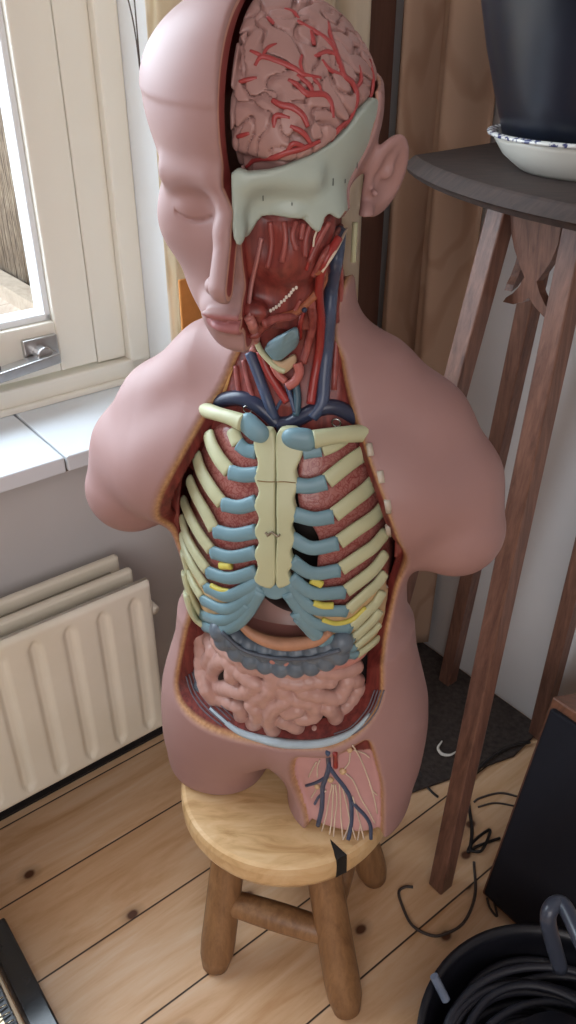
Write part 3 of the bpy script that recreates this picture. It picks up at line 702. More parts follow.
# ------------------------------------------------------------------ head
HY = math.radians(-1); HPi = math.radians(6)
HC = np.array([-.008, -.057, .776])
HS = np.array([1.12, 1.03, 1.])
HR = rotz(-HY) @ rotx(HPi)           # head axes -> torso axes
def to_h(P): return ((P-HC.astype(np.float32)) @ HR.astype(np.float32))/HS.astype(np.float32)
def from_h(p): return (np.asarray(p)*HS) @ HR.T+HC
def head_full(H):
    A = H.copy(); A[:, 0] = np.abs(A[:, 0])
    d = ell(H, (0, .010, .040), (.080, .100, .084))
    d = smin(d, ell(H, (0, -.030, .045), (.068, .072, .070)), .02)        # forehead
    d = smin(d, ell(H, (-.011, .006, .062), (.074, .088, .058)), .015)
    d = smin(d, ell(H, (0, -.040, -.035), (.060, .054, .080)), .025)       # face
    d = smin(d, caps(A, (.050, -.010, -.068), (.012, -.078, -.102), .016, .017), .030)   # jaw
    d = smin(d, ell(H, (0, -.086, -.113), (.020, .014, .012)), .014)       # chin
    d = smin(d, ell(A, (.042, -.052, -.030), (.026, .026, .030)), .02)     # cheek
    d = smin(d, caps(A, (.012, -.092, .010), (.046, -.074, .010), .010, .009), .014)     # brow
    d = smax(d, -ell(A, (.031, -.106, -.010), (.021, .018, .015)), .014)    # socket
    d = smin(d, ell(A, (.031, -.0745, -.014), (.0160, .0120, .0120)), .004)  # closed lid
    lid = np.abs(A[:, 2]+.0215-.35*(A[:, 0]-.031)**2/.016)
    d = d+.0022*np.exp(-(lid/.0014)**2)*(np.abs(A[:, 0]-.031) < .015)*(H[:, 1] < -.06)
    d = smin(d, chain(H, [(0, -.090, .010), (0, -.103, -.022), (0, -.123, -.057)], [.0095, .0100, .0112], .008), .011)   # nose
    d = smin(d, ell(A, (.0120, -.107, -.062), (.0075, .0100, .0075)), .006)  # nostril wing
    d = smax(d, -ell(A, (.0062, -.114, -.0695), (.0036, .006, .004)), .002)
    d = smin(d, ell(H, (0, -.088, -.091), (.028, .016, .018)), .014)       # mouth mound
    d = smin(d, ell(A, (.008, -.1035, -.0870), (.0175, .0065, .0045)), .004)
    d = smin(d, ell(H, (0, -.1020, -.0975), (.019, .0075, .0055)), .004)
    d = d+.0016*np.exp(-((H[:, 2]+.0922-.0012*np.cos(H[:, 0]*220))/.0011)**2)*(np.abs(H[:, 0]) < .024)*(H[:, 1] < -.085)
    d = smax(d, -ell(H, (0, -.108, -.1095), (.016, .007, .0030)), .008)
    d = smax(d, -ell(H, (0, -.108, -.077), (.0035, .006, .006)), .005)
    return d
def ears(H):
    A = H.copy(); A[:, 0] = np.abs(A[:, 0])
    rot = rotz(-.62) @ roty(.30)
    e = ell(A, (.082, .022, -.014), (.0070, .0205, .036), rot.T)
    e = smin(e, ell(A, (.072, .006, -.042), (.006, .009, .011)), .008)
    e = smax(e, -ell(A, (.0890, .015, -.009), (.0075, .0140, .026), rot.T), .003)
    e = smin(e, chain(A, [(.078, .004, -.022), (.085, .018, -.008), (.088, .020, .008)], [.003, .003, .0025], .004), .004)
    e = smax(e, -ell(A, (.082, .008, -.014), (.006, .006, .009)), .003)
    return e
CAPZ = .060
def head_all(P):
    H = to_h(P); d = head_full(H); d = smin(d, ears(H), .008); return d, H
def rimz(H):     # height of the sawn bone rim, rising towards the back of the head
    return np.interp(H[:, 1], [-.11, -.086, -.065, -.05, -.036, 0, .03, .11], [.018, .022, .031, .038, .046, .052, .055, .060]).astype(np.float32)
def left_cut(H):
    """negative where the left half of the head is taken away"""
    x = -.004+.007*np.clip((.008-H[:, 2])/.015, 0, 1)-H[:, 0]
    hb = np.interp(H[:, 2], [-.12, -.045, -.035, -.022, .0, .05], [.02, .02, -.02, -.036, -.022, .006]).astype(np.float32)
    keep = np.maximum(hb-H[:, 1], H[:, 2]-rimz(H))   # negative = kept strip round the ear
    return smax(x, -keep, .003)
def head_skin_f(P):
    d, H = head_all(P)
    seam = np.abs(H[:, 2]-CAPZ-.0)
    d = d-.0012*(1/(1+np.exp(np.clip(-(H[:, 2]-CAPZ)/.0006, -30, 30))))
    inner = ell(H, (0, .010, .040), (.0755, .095, .0795))
    d = np.maximum(d, -inner)
    d = smax(d, -left_cut(H), .0016)
    return d
def head_depth(V):
    H = to_h(V); return np.maximum(0, -smin(head_full(H), ears(H), .008))
t = NT('painted_face'); v = t.coord(); n = t.noise(v, 14, 4)
dp = t.attr('depth'); lip = t.attr('lips')
c = t.mix(n, tuple(x*.95 for x in SKIN[:3])+(1,), SKIN)
c = t.mix(lip, c, srgb(158, 100, 100))
k1 = t.ramp(t.math('MULTIPLY', dp, 100.), [(.16, (0, 0, 0, 1)), (.22, (1, 1, 1, 1))]); k2 = t.ramp(t.math('MULTIPLY', dp, 100.), [(.44, (0, 0, 0, 1)), (.5, (1, 1, 1, 1))])
c = t.mix(k1, c, srgb(196, 150, 132)); c = t.mix(k2, c, srgb(140, 62, 58)); t.bump(t.noise(v, 500, 2), .03, .0005)
M_face = t.out(c, .48, .4)
def lipmask(V):
    H = to_h(V); a = np.abs(H[:, 0])
    up = -.0835-.10*a-.0012*np.exp(-(a/.003)**2); lo = -.1045+.18*a
    w = np.minimum(np.minimum((up-H[:, 2])/.0012, (H[:, 2]-lo)/.0012), (.0255-a)/.002)
    return np.clip(w, 0, 1)*(H[:, 1] < -.078)
sdf_obj('head_skin', head_skin_f, (-.14, -.20, .62), (.12, .09, .92), .0018, torso, M_face, {'depth': head_depth, 'lips': lipmask})

# ------------------------------------------------------------------ ray marching onto these shapes, to place traced details
def hit(u, v, fn, y0=-.22):
    r = ray(u, v); o = to_t(CP); d = r @ TM.T; d = d/np.linalg.norm(d)
    tt = (y0-o[1])/d[1]; best = (9, tt)
    for _ in range(90):
        q = (o+d*tt)[None].astype(np.float32); s = float(fn(q)[0])
        if abs(s) < best[0]: best = (abs(s), tt)
        if abs(s) < .0004: break
        tt += max(s*.7, .0003) if s > 0 else s*.5
        if tt > best[1]+.25: break
    return o+d*best[1]
def nrm(p, fn, e=.002):
    Q = np.array([p, p+[e, 0, 0], p+[0, e, 0], p+[0, 0, e]], np.float32); f = fn(Q).astype(float); g = f[1:]-f[0]
    return g/(np.linalg.norm(g)+1e-12)
def trace(pix, fn, lift=0., n=6):
    pts = []
    for p in pix:
        q = hit(p[0], p[1], fn); l = lift+(p[2] if len(p) > 2 else 0); pts.append(q+nrm(q, fn)*l)
    return spline(pts, n)
# ------------------------------------------------------------------ materials of the model
def striped(name, a, b, scale=(1, 1, .12), sc=160, rough=.4, spec=.5):
    t = NT(name); n = t.noise(t.coord(scale), sc, 3, .6); t.bump(n, .25, .001)
    return t.out(t.ramp(n, [(.35, a), (.65, b)]), rough, spec)
M_musc = striped('muscle_red', srgb(98, 38, 36), srgb(138, 62, 55))
M_musc2 = striped('muscle_pink', srgb(128, 58, 54), srgb(160, 86, 80))
M_bone = paint('bone_cream', srgb(188, 190, 154), .4, .04, 40)
M_cart = paint('cartilage_blue', srgb(114, 148, 160), .4, .06, 40)
M_skull = paint('skull_pale_green', srgb(168, 180, 170), .4, .03, 30)
M_blue = paint('vein_blue', srgb(66, 78, 104), .32, .1, 40)
M_dblue = paint('vein_slate', srgb(48, 54, 76), .3, .1, 40)
M_red = paint('artery_red', srgb(148, 50, 46), .32, .1, 40)
M_nerve = paint('nerve_cream', srgb(214, 196, 176), .5)
M_ochre = paint('fat_ochre', srgb(206, 158, 96), .6, .12, 120, bump=.3)
M_yell = paint('fat_yellow', srgb(206, 196, 92), .5, .1, 60)
M_blackin = paint('cavity_shade_black', srgb(20, 16, 18), .5, .4, 60)  # near-black colour playing the shade inside the opened cavities
M_gut = paint('gut_pink', srgb(184, 144, 134), .36, .05, 30, coat=.1)
M_colon = paint('colon_slate', srgb(98, 110, 122), .35, .1, 40)
M_brain = paint('brain_pink', srgb(166, 128, 122), .42, .04, 30)
M_bart = paint('brain_artery', srgb(160, 62, 62), .38, .08, 40)

def tpart(name, m, mat, parent=None, **k): return m.build(name, mat, parent or torso, smooth=True, **k)
def line(name, pts, r, mat, parent=None, n=8, **k):
    m = MB(); m.tube(pts, r, n, **k); return tpart(name, m, mat, parent)
def taper(n, r0, r1, r2=None):
    r2 = r1 if r2 is None else r2; return [r0+(r1-r0)*min(1, 2*i/(n-1)) if i < n/2 else r1+(r2-r1)*(2*i/(n-1)-1) for i in range(n)]
def blobs(pix, fn, r, lift=0.):
    out = []
    for p in pix:
        q = hit(p[0], p[1], fn); out.append((q+nrm(q, fn)*lift, p[2] if len(p) > 2 else r))
    return out

# ------------------------------------------------------------------ skull band
def hf(P): return head_full(to_h(P))
def hang(P): H = to_h(P); return np.arctan2(H[:, 0], -H[:, 1]+.02), H[:, 2]
band_pix = [(229,175),(245,174),(262,173),(282,169),(300,162),(320,153),(336,143),(352,128),(364,112),(378,98),(384,104),(377,125),(372,145),(366,172),(361,200),(355,214),(348,213),(342,221),(333,216),(327,219),(321,234),(313,230),(305,222),(285,219),(262,218),(252,231),(245,242),(238,249),(231,238)]
bp = np.array([hit(u, v, hf) for u, v in band_pix], np.float32); ph_, hz_ = hang(bp)
BANDP = smooth_poly(list(zip(ph_*.085, hz_)), 2)
def band_f(P):
    a, z = hang(P); d = np.abs(hf(P)+.0050)-.0032
    d = smax(d, poly2(a*.085, z, BANDP), .002)
    H = to_h(P); s = (H[:, 2]-.0)
    return smax(d, -.005-H[:, 0], .002)
sk = sdf_obj('skull_bone', band_f, (-.05, -.19, .62), (.11, .08, .90), .0016, torso, M_skull)
for (u, v, w, hgt) in ((263, 197, .0022, .005), (333, 182, .0022, .005), (345, 181, .0016, .003), (357, 165, .0016, .005), (292, 204, .0014, .002)):
    q = hit(u, v, band_f); n_ = nrm(q, band_f); line('number_mark', [q+n_*.0002+[0, 0, -hgt/2], q+n_*.0002+[0, 0, hgt/2]], .0004, paint('ink_grey', srgb(90, 96, 92), .7), sk, 6)

# ------------------------------------------------------------------ brain
def brain_s(P):
    H = to_h(P); d = ell(H, (.0, .012, .042), (.0735, .092, .0760))
    d = smin(d, ell(H, (.030, -.008, .032), (.043, .080, .050)), .02)
    d = d+.0065/(1+np.exp(np.clip((H[:, 2]-rimz(H)-.001)/.0018, -30, 30)))
    d = smax(d, -.003-H[:, 0], .007); d = smax(d, -.010-H[:, 2], .01)
    return d
def brain_f(P):
    d = brain_s(P); m = np.abs(d) < .012; o = d.copy()
    if m.any():
        Q = P[m]; Qw = Q+.004*np.stack([waves(Q, 120, 5, 12), waves(Q, 120, 6, 12), waves(Q, 120, 7, 12)], 1)
        f = waves(Qw, 340, 11, 40, .07)
        g = np.exp(-(f/.30)**2); o[m] = d[m]+.0050*g-.0010
    return o
br = sdf_obj('brain', brain_f, (-.03, -.18, .74), (.10, .07, .90), .0012, torso, M_brain)
for k, (pp, r) in enumerate([
    ([(255,66),(262,57),(276,61),(293,68),(304,75),(321,78)], 2.2), ([(250,51),(262,56)], 1.6), ([(297,21),(314,31),(330,43),(338,59),(344,76),(352,83),(357,97),(352,115),(344,127)], 2.6),
    ([(311,31),(314,45)], 2.0), ([(328,22),(331,38),(337,52)], 2.0), ([(314,57),(328,52),(337,57)], 2.0), ([(288,80),(297,85),(307,94),(324,95),(331,104),(333,118)], 2.5),
    ([(297,75),(309,85),(313,94)], 2.0), ([(272,100),(281,105),(293,108),(303,116),(308,127)], 2.6), ([(274,128),(276,116),(290,118)], 2.0), ([(239,82),(248,80),(257,78)], 1.8), ([(359,66),(361,80),(355,90)], 1.8),
    ([(246,167),(255,160),(272,158),(286,153),(304,148),(320,141)], 2.2), ([(286,153),(293,144),(304,146)], 1.8), ([(237,137),(250,133)], 1.8), ([(290,126),(303,133),(311,144)], 2.0),
    ([(349,120),(338,130),(331,141)], 2.0), ([(284,9),(293,12),(299,19)], 1.7), ([(267,17),(274,24)], 1.6), ([(370,60),(373,83),(366,108),(352,128)], 2.0), ([(322,95),(318,84),(312,78)], 1.6), ([(344,76),(330,70),(322,60)], 1.8), ([(262,57),(268,48),(277,44)], 1.5), ([(304,75),(300,64),(302,55)], 1.5)]):
    pts = trace(pp, brain_s, .0002, 7); n = len(pts); rr = r*.00105
    line('artery', pts, [rr*(.55+.45*math.sin(math.pi*(i+1)/(n+1))) for i in range(n)], M_bart, br, up=[nrm(p, brain_s) for p in pts], sy=.7)

# ------------------------------------------------------------------ opened face and neck
def facem(P):
    H = to_h(P); d = head_full(H)+.010
    d = smax(d, .0-H[:, 0], .006); d = smax(d, H[:, 2]-.012, .004); d = np.maximum(d, H[:, 1]-.05)
    d = smin(d, ell(H, (.026, -.048, -.045), (.028, .040, .036)), .006)
    # hollow in front of the cheek, as in the cut nose
    d = smax(d, -ell(H, (.020, -.098, -.035), (.016, .018, .022)), .008)
    return d
fm = sdf_obj('face_muscles', facem, (-.03, -.20, .60), (.10, .05, .84), .0018, torso, M_musc)
NECK = [(.46, .105, .030, -.004, -.035), (.52, .100, .036, -.002, -.030), (.56, .075, .040, .002, -.022), (.60, .053, .043, .002, -.020), (.66, .046, .046, .004, -.024), (.72, .042, .046, .004, -.028)]
def neckm(P):
    d = loft(P, NECK, 2.2); d = np.maximum(d, np.maximum(P[:, 2]-.74, .47-P[:, 2]))
    return smax(d, body(P)+.006, .004) if True else d
def neckm2(P):
    d = loft(P, NECK, 2.2); d = np.maximum(d, np.maximum(P[:, 2]-.75, .47-P[:, 2]))
    b = np.where(P[:, 2] < .64, body(P)+.006, -1); return np.maximum(d, b)
nm = sdf_obj('neck_muscles', neckm2, (-.13, -.10, .45), (.13, .05, .77), .002, torso, M_musc)
def FN(P): return np.minimum(facem(P), neckm2(P))
def ftrace(name, pix, r, mat, lift=0., parent=None, n=7, **k):
    pts = trace(pix, FN, lift, n); N_ = len(pts); return line(name, pts, r if not isinstance(r, tuple) else list(np.linspace(r[0], r[1], N_)), mat, parent, 12, **k)
ftrace('jugular_vein', [(336,232),(333,258),(329,285),(327,315),(326,345),(324,375),(322,402),(312,416)], .0062, M_blue, .003)
ftrace('jugular_vein', [(251,352),(257,368),(263,385),(269,402),(275,418)], .0052, M_blue, .002)
ftrace('carotid_artery', [(334,236),(320,262),(315,288),(319,320),(318,350),(314,380),(311,404)], (.0034, .0044), M_red, .004)
ftrace('carotid_artery', [(262,350),(268,368),(278,386),(288,402)], .0042, M_red, .003)
ftrace('subclavian_vein', [(207,408),(220,401),(238,398),(255,404),(268,414),(278,424)], .0075, M_dblue, .000)
ftrace('subclavian_vein', [(362,422),(348,413),(334,407),(318,409),(303,416),(290,423),(278,424)], .0075, M_dblue, .000)
ftrace('thyroid_vein', [(296,382),(298,398),(297,414)], .0038, paint('vein_teal', srgb(66, 92, 106), .35), .004)
ftrace('thyroid_vein', [(288,384),(292,398),(296,410)], .0022, M_blue, .005)
for pp in ([(296,222),(292,236),(296,250)], [(310,224),(305,240),(304,256)], [(328,222),(318,240),(308,262)], [(340,226),(326,248),(312,275)], [(303,224),(300,240)]):
    ftrace('muscle_strand', pp, .0022, M_musc2, .001)
ftrace('nerve', [(340,228),(330,246),(316,268)], .0011, M_nerve, .006)
ftrace('nerve', [(318,222),(312,236),(310,246)], .0008, M_nerve, .004)
ftrace('nasal_septum', [(261,238),(257,258),(252,280),(249,300),(249,318)], .0040, paint('septum_mauve', srgb(178, 120, 116), .4), -.001, sx=1., sy=.45)
ftrace('cut_jaw_edge', [(249,316),(254,328),(256,342),(254,352)], .0042, paint('cut_flesh', srgb(176, 112, 104), .5, .2, 200), .001)
ftrace('salivary_gland', [(316,268),(322,276),(318,288),(308,300),(296,310),(282,316)], (.0046, .0030), paint('gland_orange', srgb(158, 92, 62), .5, .2, 150, bump=.4), .001)
ftrace('hyoid_muscle', [(262,322),(274,318),(290,314),(304,306)], .0034, M_musc2, .002)
ftrace('throat_muscle', [(308,300),(312,320),(308,342),(303,362)], .0040, M_musc2, .003)
ftrace('throat_muscle', [(304,306),(300,322),(300,336)], .0022, M_red, .004)
ftrace('salivary_vein', [(300,306),(306,304),(312,307)], .0022, M_dblue, .005)
for i, (u, v) in enumerate([(270,311),(273,309),(276,307),(279,305),(281,302),(284,300),(286,297),(289,295),(291,292),(293,289),(296,287)]):
    q = hit(u, v, FN); m = MB(); m.lathe([(0, -.0016), (.0011, -.0010), (.0013, .0), (.0011, .0012), (0, .0016)], q+nrm(q, FN)*.0006, 10, closed=True); tpart('tooth', m, paint('tooth_white', srgb(226, 216, 204), .3) if i == 0 else bpy.data.materials['tooth_white'])
for pp, r, m_ in (([(300,300),(292,312),(276,320)], .0016, M_musc2), ([(322,226),(312,248),(306,270)], .0014, M_red), ([(284,222),(286,240),(282,262)], .0022, M_musc2), ([(270,222),(272,244),(268,268)], .0022, M_musc2),
    ([(242,262),(246,282),(244,300)], .0030, M_musc2), ([(338,250),(340,290),(336,340),(334,390)], .0028, M_musc2), ([(244,360),(248,380),(254,400)], .0026, M_musc2), ([(236,366),(238,384),(240,396)], .0026, M_musc2), ([(292,390),(282,400),(276,410)], .0016, M_blue)):
    ftrace('muscle_strand' if m_ is M_musc2 else 'small_vessel', pp, r, m_, .0005)
# thyroid cartilage, shield shaped, and the glands below it
def plate(name, pix, fn, mat, th, lift, parent=None, k=4):
    pts = [hit(u, v, fn) for u, v in pix]; c0 = np.mean(pts, 0); n_ = nrm(c0, fn); n_ = n_/np.linalg.norm(n_)
    rng_ = smooth_poly(pts, k); m = MB(); N_ = len(rng_)
    low = [p+n_*(lift-th) for p in rng_]; mid = [p+n_*lift for p in rng_]; top = [c0+(p-c0)*.86+n_*(lift+th*.5) for p in rng_]; ce = c0+n_*(lift+th*.72)
    V = low+mid+top+[ce]; F = [(i, (i+1) % N_, N_+(i+1) % N_, N_+i) for i in range(N_)]+[(N_+i, N_+(i+1) % N_, 2*N_+(i+1) % N_, 2*N_+i) for i in range(N_)]+[(2*N_+i, 2*N_+(i+1) % N_, 3*N_) for i in range(N_)]+[tuple(range(N_))[::-1]]
    m.add(V, F); return tpart(name, m, mat, parent)
0 and plate('hyoid_muscle_sheet', [(252,340),(262,326),(300,312),(312,330),(308,362),(292,382),(272,376),(258,360)], FN, M_musc2, .003, .002)
plate('larynx_cartilage', [(268,342),(275,335),(288,328),(298,323),(301,330),(300,340),(293,347),(284,354),(277,354),(271,348)], FN, paint('larynx_blue', srgb(120, 150, 160), .4), .005, .0125)
ftrace('larynx_edge', [(263,338),(266,346),(272,355),(280,364),(288,368)], .0028, M_bone, .011)
plate('larynx_ring', [(274,356),(284,358),(296,352),(298,360),(288,370),(278,368)], FN, paint('ring_cream', srgb(192, 164, 132), .5), .004, .010)
for pp, r in (([(298,360),(300,370),(296,380),(289,385)], .0046), ([(276,362),(281,372),(288,380)], .0034)):
    ftrace('thyroid_lobe', pp, r, paint('thyroid_pink', srgb(176, 100, 92), .35), .009)
ftrace('neck_fascia', [(236,356),(230,372),(224,390),(216,402)], .0036, M_ochre, .0)
ftrace('neck_tendon', [(354,222),(353,240),(352,262)], .0026, M_bone, .001)

# ------------------------------------------------------------------ rib cage
CAGE = [(.24, .098, .092, .002, 0), (.28, .112, .104, .002, 0), (.33, .121, .112, .002, -.002), (.38, .124, .116, .001, -.004), (.43, .121, .114, .001, -.004), (.48, .113, .104, .001, -.004), (.52, .100, .090, .001, -.004), (.56, .082, .074, .002, -.004), (.60, .06, .055, .002, -.004)]
def cage(P): return loft(P, CAGE, 2.15)
ribL = [([(232,429),(238,444)], [(239,444),(246,450),(256,452)]),
 ([(208,433),(212,446),(220,460),(229,471)], [(230,472),(243,475),(259,474)]), ([(196,454),(201,471),(212,490),(222,503)], [(223,504),(239,507),(257,502)]),
 ([(189,479),(195,494),(205,512),(214,529)], [(215,531),(235,535),(257,531)]), ([(183,500),(190,517),(200,535),(211,550)], [(212,552),(232,557),(257,552)]),
 ([(182,518),(187,537),(196,554),(207,570)], [(208,572),(230,578),(257,571)]), ([(182,535),(186,551),(194,568),(205,585)], [(206,587),(226,596),(247,588),(261,580)]),
 ([(183,552),(188,570),(194,585),(202,598)], [(203,600),(224,609),(243,602),(260,586)]), ([(184,572),(188,588),(193,600),(200,612)], [(201,614),(217,620),(234,616),(248,604)]),
 ([(186,593),(190,608),(196,619),(203,625)], [(204,626),(218,630),(233,626),(246,614),(260,590)])]
ribR = [([(346,437),(334,445),(322,450)], [(321,450),(310,452),(303,453)]),
 ([(367,451),(355,459),(343,468),(327,481)], [(326,482),(310,486),(295,485)]), ([(378,477),(366,490),(353,500),(334,515)], [(333,516),(314,519),(294,514)]),
 ([(385,505),(373,518),(357,529),(339,542)], [(338,543),(312,548),(291,538)]), ([(386,532),(374,546),(360,556),(341,569)], [(340,570),(312,573),(291,560)]),
 ([(386,553),(376,567),(365,577),(346,591)], [(345,592),(313,593),(290,577)]), ([(385,573),(377,584),(367,593),(348,610)], [(347,611),(312,608),(288,582)]),
 ([(383,591),(376,603),(367,612),(352,627)], [(351,628),(312,622),(287,592)]), ([(380,610),(374,619),(367,626),(354,638)], [(353,639),(321,637),(296,612)]),
 ([(380,624),(374,631),(367,637),(356,647)], [(355,648),(337,648),(318,639),(298,618)]), ([(379,638),(371,645),(363,651),(357,655)], [(356,655),(345,654),(334,650),(322,642)])]
def rib(pb, pc_, w):
    P = trace(pb, cage, .0, 7); up = [nrm(p, cage) for p in P]; N_ = len(P); m = MB()
    m.tube(P, [w*(.86 if i < 1 else 1) for i in range(N_)], 14, sx=1., sy=.50, up=up); o = tpart('rib', m, M_bone)
    P = trace(pc_, cage, .0002, 7); up = [nrm(p, cage) for p in P]; N_ = len(P); m = MB()
    m.tube(P, [w*(1.03 if i == 0 else .98-.06*math.sin(math.pi*i/N_)) for i in range(N_)], 14, sx=1., sy=.52, up=up); tpart('costal_cartilage', m, M_cart, o)
for i, (a, b) in enumerate(ribL): rib(a, b, (.0080 if 0 < i < 6 else .0080 if i else .0074))
for i, (a, b) in enumerate(ribR): rib(a, b, (.0082 if 0 < i < 6 else .0078 if i < 9 and i else .0064 if i else .0066))
# lungs, a black filler for the shade of the void between them, and the lining that carries the lower ribs
def trace_poly(pix, fn, k=3): return smooth_poly([tuple(hit(u, v, fn)[[0, 2]]) for u, v in pix], k)
t = NT('lung_pink'); v = t.coord(); vo = t.new('ShaderNodeTexVoronoi', feature='DISTANCE_TO_EDGE'); vo.inputs['Scale'].default_value = 115
wv = t.new('ShaderNodeMix', data_type='VECTOR'); wv.inputs[0].default_value = .06; nn = t.new('ShaderNodeTexNoise'); nn.inputs['Scale'].default_value = 60; t.l(v, nn.inputs[0]); t.l(v, wv.inputs[4]); t.l(nn.outputs['Color'], wv.inputs[5]); t.l(wv.outputs[1], vo.inputs[0])
c = t.ramp(vo.outputs['Distance'], [(.0, srgb(138, 60, 58)), (.05, srgb(154, 86, 80)), (.14, srgb(170, 110, 102))]); t.bump(vo.outputs['Distance'], .25, .0012); M_lung = t.out(c, .3, .5, coat=.2)
LL = trace_poly([(236,432),(250,446),(261,456),(262,480),(262,520),(262,556),(262,580),(246,600),(218,618),(186,606),(176,570),(174,530),(180,480),(196,440),(218,428)], cage)
LR = trace_poly([(300,452),(318,444),(346,430),(368,446),(382,482),(388,530),(384,590),(376,622),(352,640),(318,630),(302,600),(312,584),(314,566),(316,548),(306,528),(296,516),(294,480)], cage)
def lung_f(pl):
    def f(P):
        d = cage(P)+.0075; d = smax(d, poly2(P[:, 0], P[:, 2], pl), .006); return smax(np.maximum(d, -(cage(P)+.045)), P[:, 1]+.0, .004)
    return f
for nm_, pl in (('lung', LL), ('lung', LR)):
    lo = pl.min(0); hi = pl.max(0); sdf_obj(nm_, lung_f(pl), (lo[0]-.01, -.13, lo[1]-.01), (hi[0]+.01, .01, hi[1]+.01), .0022, torso, M_lung)
def heart_filler_f(P): return smin(ell(P, (.014, -.030, .41), (.075, .055, .11)), ell(P, (.0, -.02, .50), (.07, .04, .06)), .03)
sdf_obj('heart_dark_filler', heart_filler_f, (-.09, -.11, .28), (.12, .06, .58), .004, torso, M_blackin)  # solid black body; its colour stands in for shade in the chest void
LIN = [trace_poly(q, cage) for q in ([(184,560),(206,590),(226,598),(258,588),(246,612),(233,624),(218,629),(203,625),(190,606)], [(291,592),(306,606),(345,612),(384,585),(380,632),(357,654),(338,649),(318,639),(298,616)])]
M_lin = paint('rib_lining', srgb(190, 160, 120), .5, .18, 60)
for pl in LIN:
    lo = pl.min(0); hi = pl.max(0)
    sdf_obj('rib_lining', (lambda pl: lambda P: smax(smax(np.abs(cage(P)+.0035)-.0015, poly2(P[:, 0], P[:, 2], pl), .001), P[:, 1]-.02, .002))(pl), (lo[0]-.008, -.13, lo[1]-.008), (hi[0]+.008, .02, hi[1]+.008), .0018, torso, M_lin)
for pp, r in (([(220,566),(231,566)], .0042), ([(211,586),(220,590),(230,592)], .0034), ([(190,582),(196,592),(202,602)], .0020), ([(311,580),(322,585)], .0042), ([(313,603),(322,606),(333,606)], .0044), ([(291,592),(297,598),(303,606)], .0026), ([(322,620),(336,624),(352,620),(366,608)], .0030), ([(213,626),(222,627)], .0022), ([(300,606),(306,616),(312,624)], .0024)):
    pts = trace(pp, cage, -.0005, 6); line('fat_pad', pts, r, M_yell, None, 10, up=[nrm(p, cage) for p in pts], sy=.8)
# sternum: two bone plates meeting at the seam
SL = trace_poly([(256,431),(264,428),(275.3,434),(276,480),(276,540),(275.5,583),(262,584),(255,577),(259,564),(255,552),(260,541),(255,530),(260,517),(255,503),(260,490),(255,476),(259,462),(255,447)], cage, 3)
SR_ = trace_poly([(277.2,434),(289,427),(300,430),(305,442),(302,456),(296,470),(299,484),(294,498),(297,513),(292,526),(296,538),(291,550),(294,562),(289,571),(292,580),(287,584),(277,583),(277.5,540),(277.5,480)], cage, 3)
st_root = None
for pl in (SL, SR_):
    lo = pl.min(0); hi = pl.max(0)
    o = sdf_obj('sternum', (lambda pl: lambda P: smax(np.abs(cage(P))-.0048, poly2(P[:, 0], P[:, 2], pl)-.0002, .0022))(pl), (lo[0]-.006, -.135, lo[1]-.006), (hi[0]+.006, -.02, hi[1]+.006), .0013, torso, M_bone)
    st_root = st_root or o
xp = trace_poly([(262,585),(276,584),(290,585),(289,592),(283,597),(276,599),(268,597),(263,592)], cage, 3); lo = xp.min(0); hi = xp.max(0)
sdf_obj('xiphoid_cartilage', lambda P: smax(np.abs(cage(P)+.001)-.0035, poly2(P[:, 0], P[:, 2], xp), .002), (lo[0]-.006, -.135, lo[1]-.006), (hi[0]+.006, -.05, hi[1]+.006), .0014, torso, M_cart)
M_ln = paint('seam_brown', srgb(128, 100, 60), .6)
line('bone_seam', trace([(259,480),(268,481),(276,481)], cage, .0048), .0005, M_ln, st_root); line('bone_seam', trace([(277,481),(286,481),(296,482)], cage, .0048), .0005, M_ln, st_root)
M_brass = paint('dull_brass', (.30, .26, .20, 1), .35, .2, 60, metal=1.)
line('clasp', trace([(267,530),(270,533),(273,530),(276,532),(279,534),(281,532)], cage, .0062), .0011, M_brass, st_root)
line('clasp', trace([(269,534),(272,530)], cage, .0064), .0010, M_brass, st_root)
# clavicles with blue joint ends, and two screw eyes
def clav(pb, rb, pj, rj):
    P = trace(pb, cage, .006, 8); N_ = len(P); o = line('clavicle', P, [rb[0]+(rb[1]-rb[0])*abs(2*i/(N_-1)-1)**1.5 for i in range(N_)], M_bone, None, 16)
    bl = [(hit(u, v, cage)+np.array([0, -.004, 0]), r) for u, v, r in pj]
    def f(P):
        d = None
        for q, r in bl: e = ell(P, q, (r*1.05, r*.8, r*1.15)); d = e if d is None else smin(d, e, .004)
        return d
    c_ = np.array([b[0] for b in bl]); sdf_obj('joint_cartilage', f, c_.min(0)-.016, c_.max(0)+.016, .0012, o, M_cart)
clav([(206,410),(220,414),(234,418),(247,423)], (.0068, .0086), [(250,422,.0095), (262,432,.0082), (256,428,.0095)], 0)
clav([(364,433),(346,434),(328,436),(313,439)], (.0078, .0090), [(307,438,.0100), (298,437,.0096), (291,436,.0076)], 0)
M_wire = paint('wire_steel', (.62, .62, .60, 1), .25, .1, metal=1.)
for (u, v) in ((249, 406), (337, 419)):
    q = hit(u, v+7, FN)+np.array([0, -.004, .0]); m = MB(); m.tube([q+np.array([.0042*math.cos(a), -.001*math.sin(a), .0052+.0042*math.sin(a)]) for a in np.linspace(-1.5, 4.7, 26)], .0008, 8)
    m.tube([q+[0, 0, .001], q+[0, .002, -.008]], .0009, 8); tpart('screw_eye', m, M_wire)
for (u, v) in ((370,450),(381,477),(388,506),(389,532),(388,556),(385,580)):
    q = hit(u, v, skin_shell); a = hit(u-1, v-6, skin_shell); b = hit(u+1, v+6, skin_shell); line('rib_stump', [a, q, b], .0032, paint('stump_grey', srgb(188, 176, 160), .5, .1) if u == 370 else bpy.data.materials['stump_grey'], None, 8)

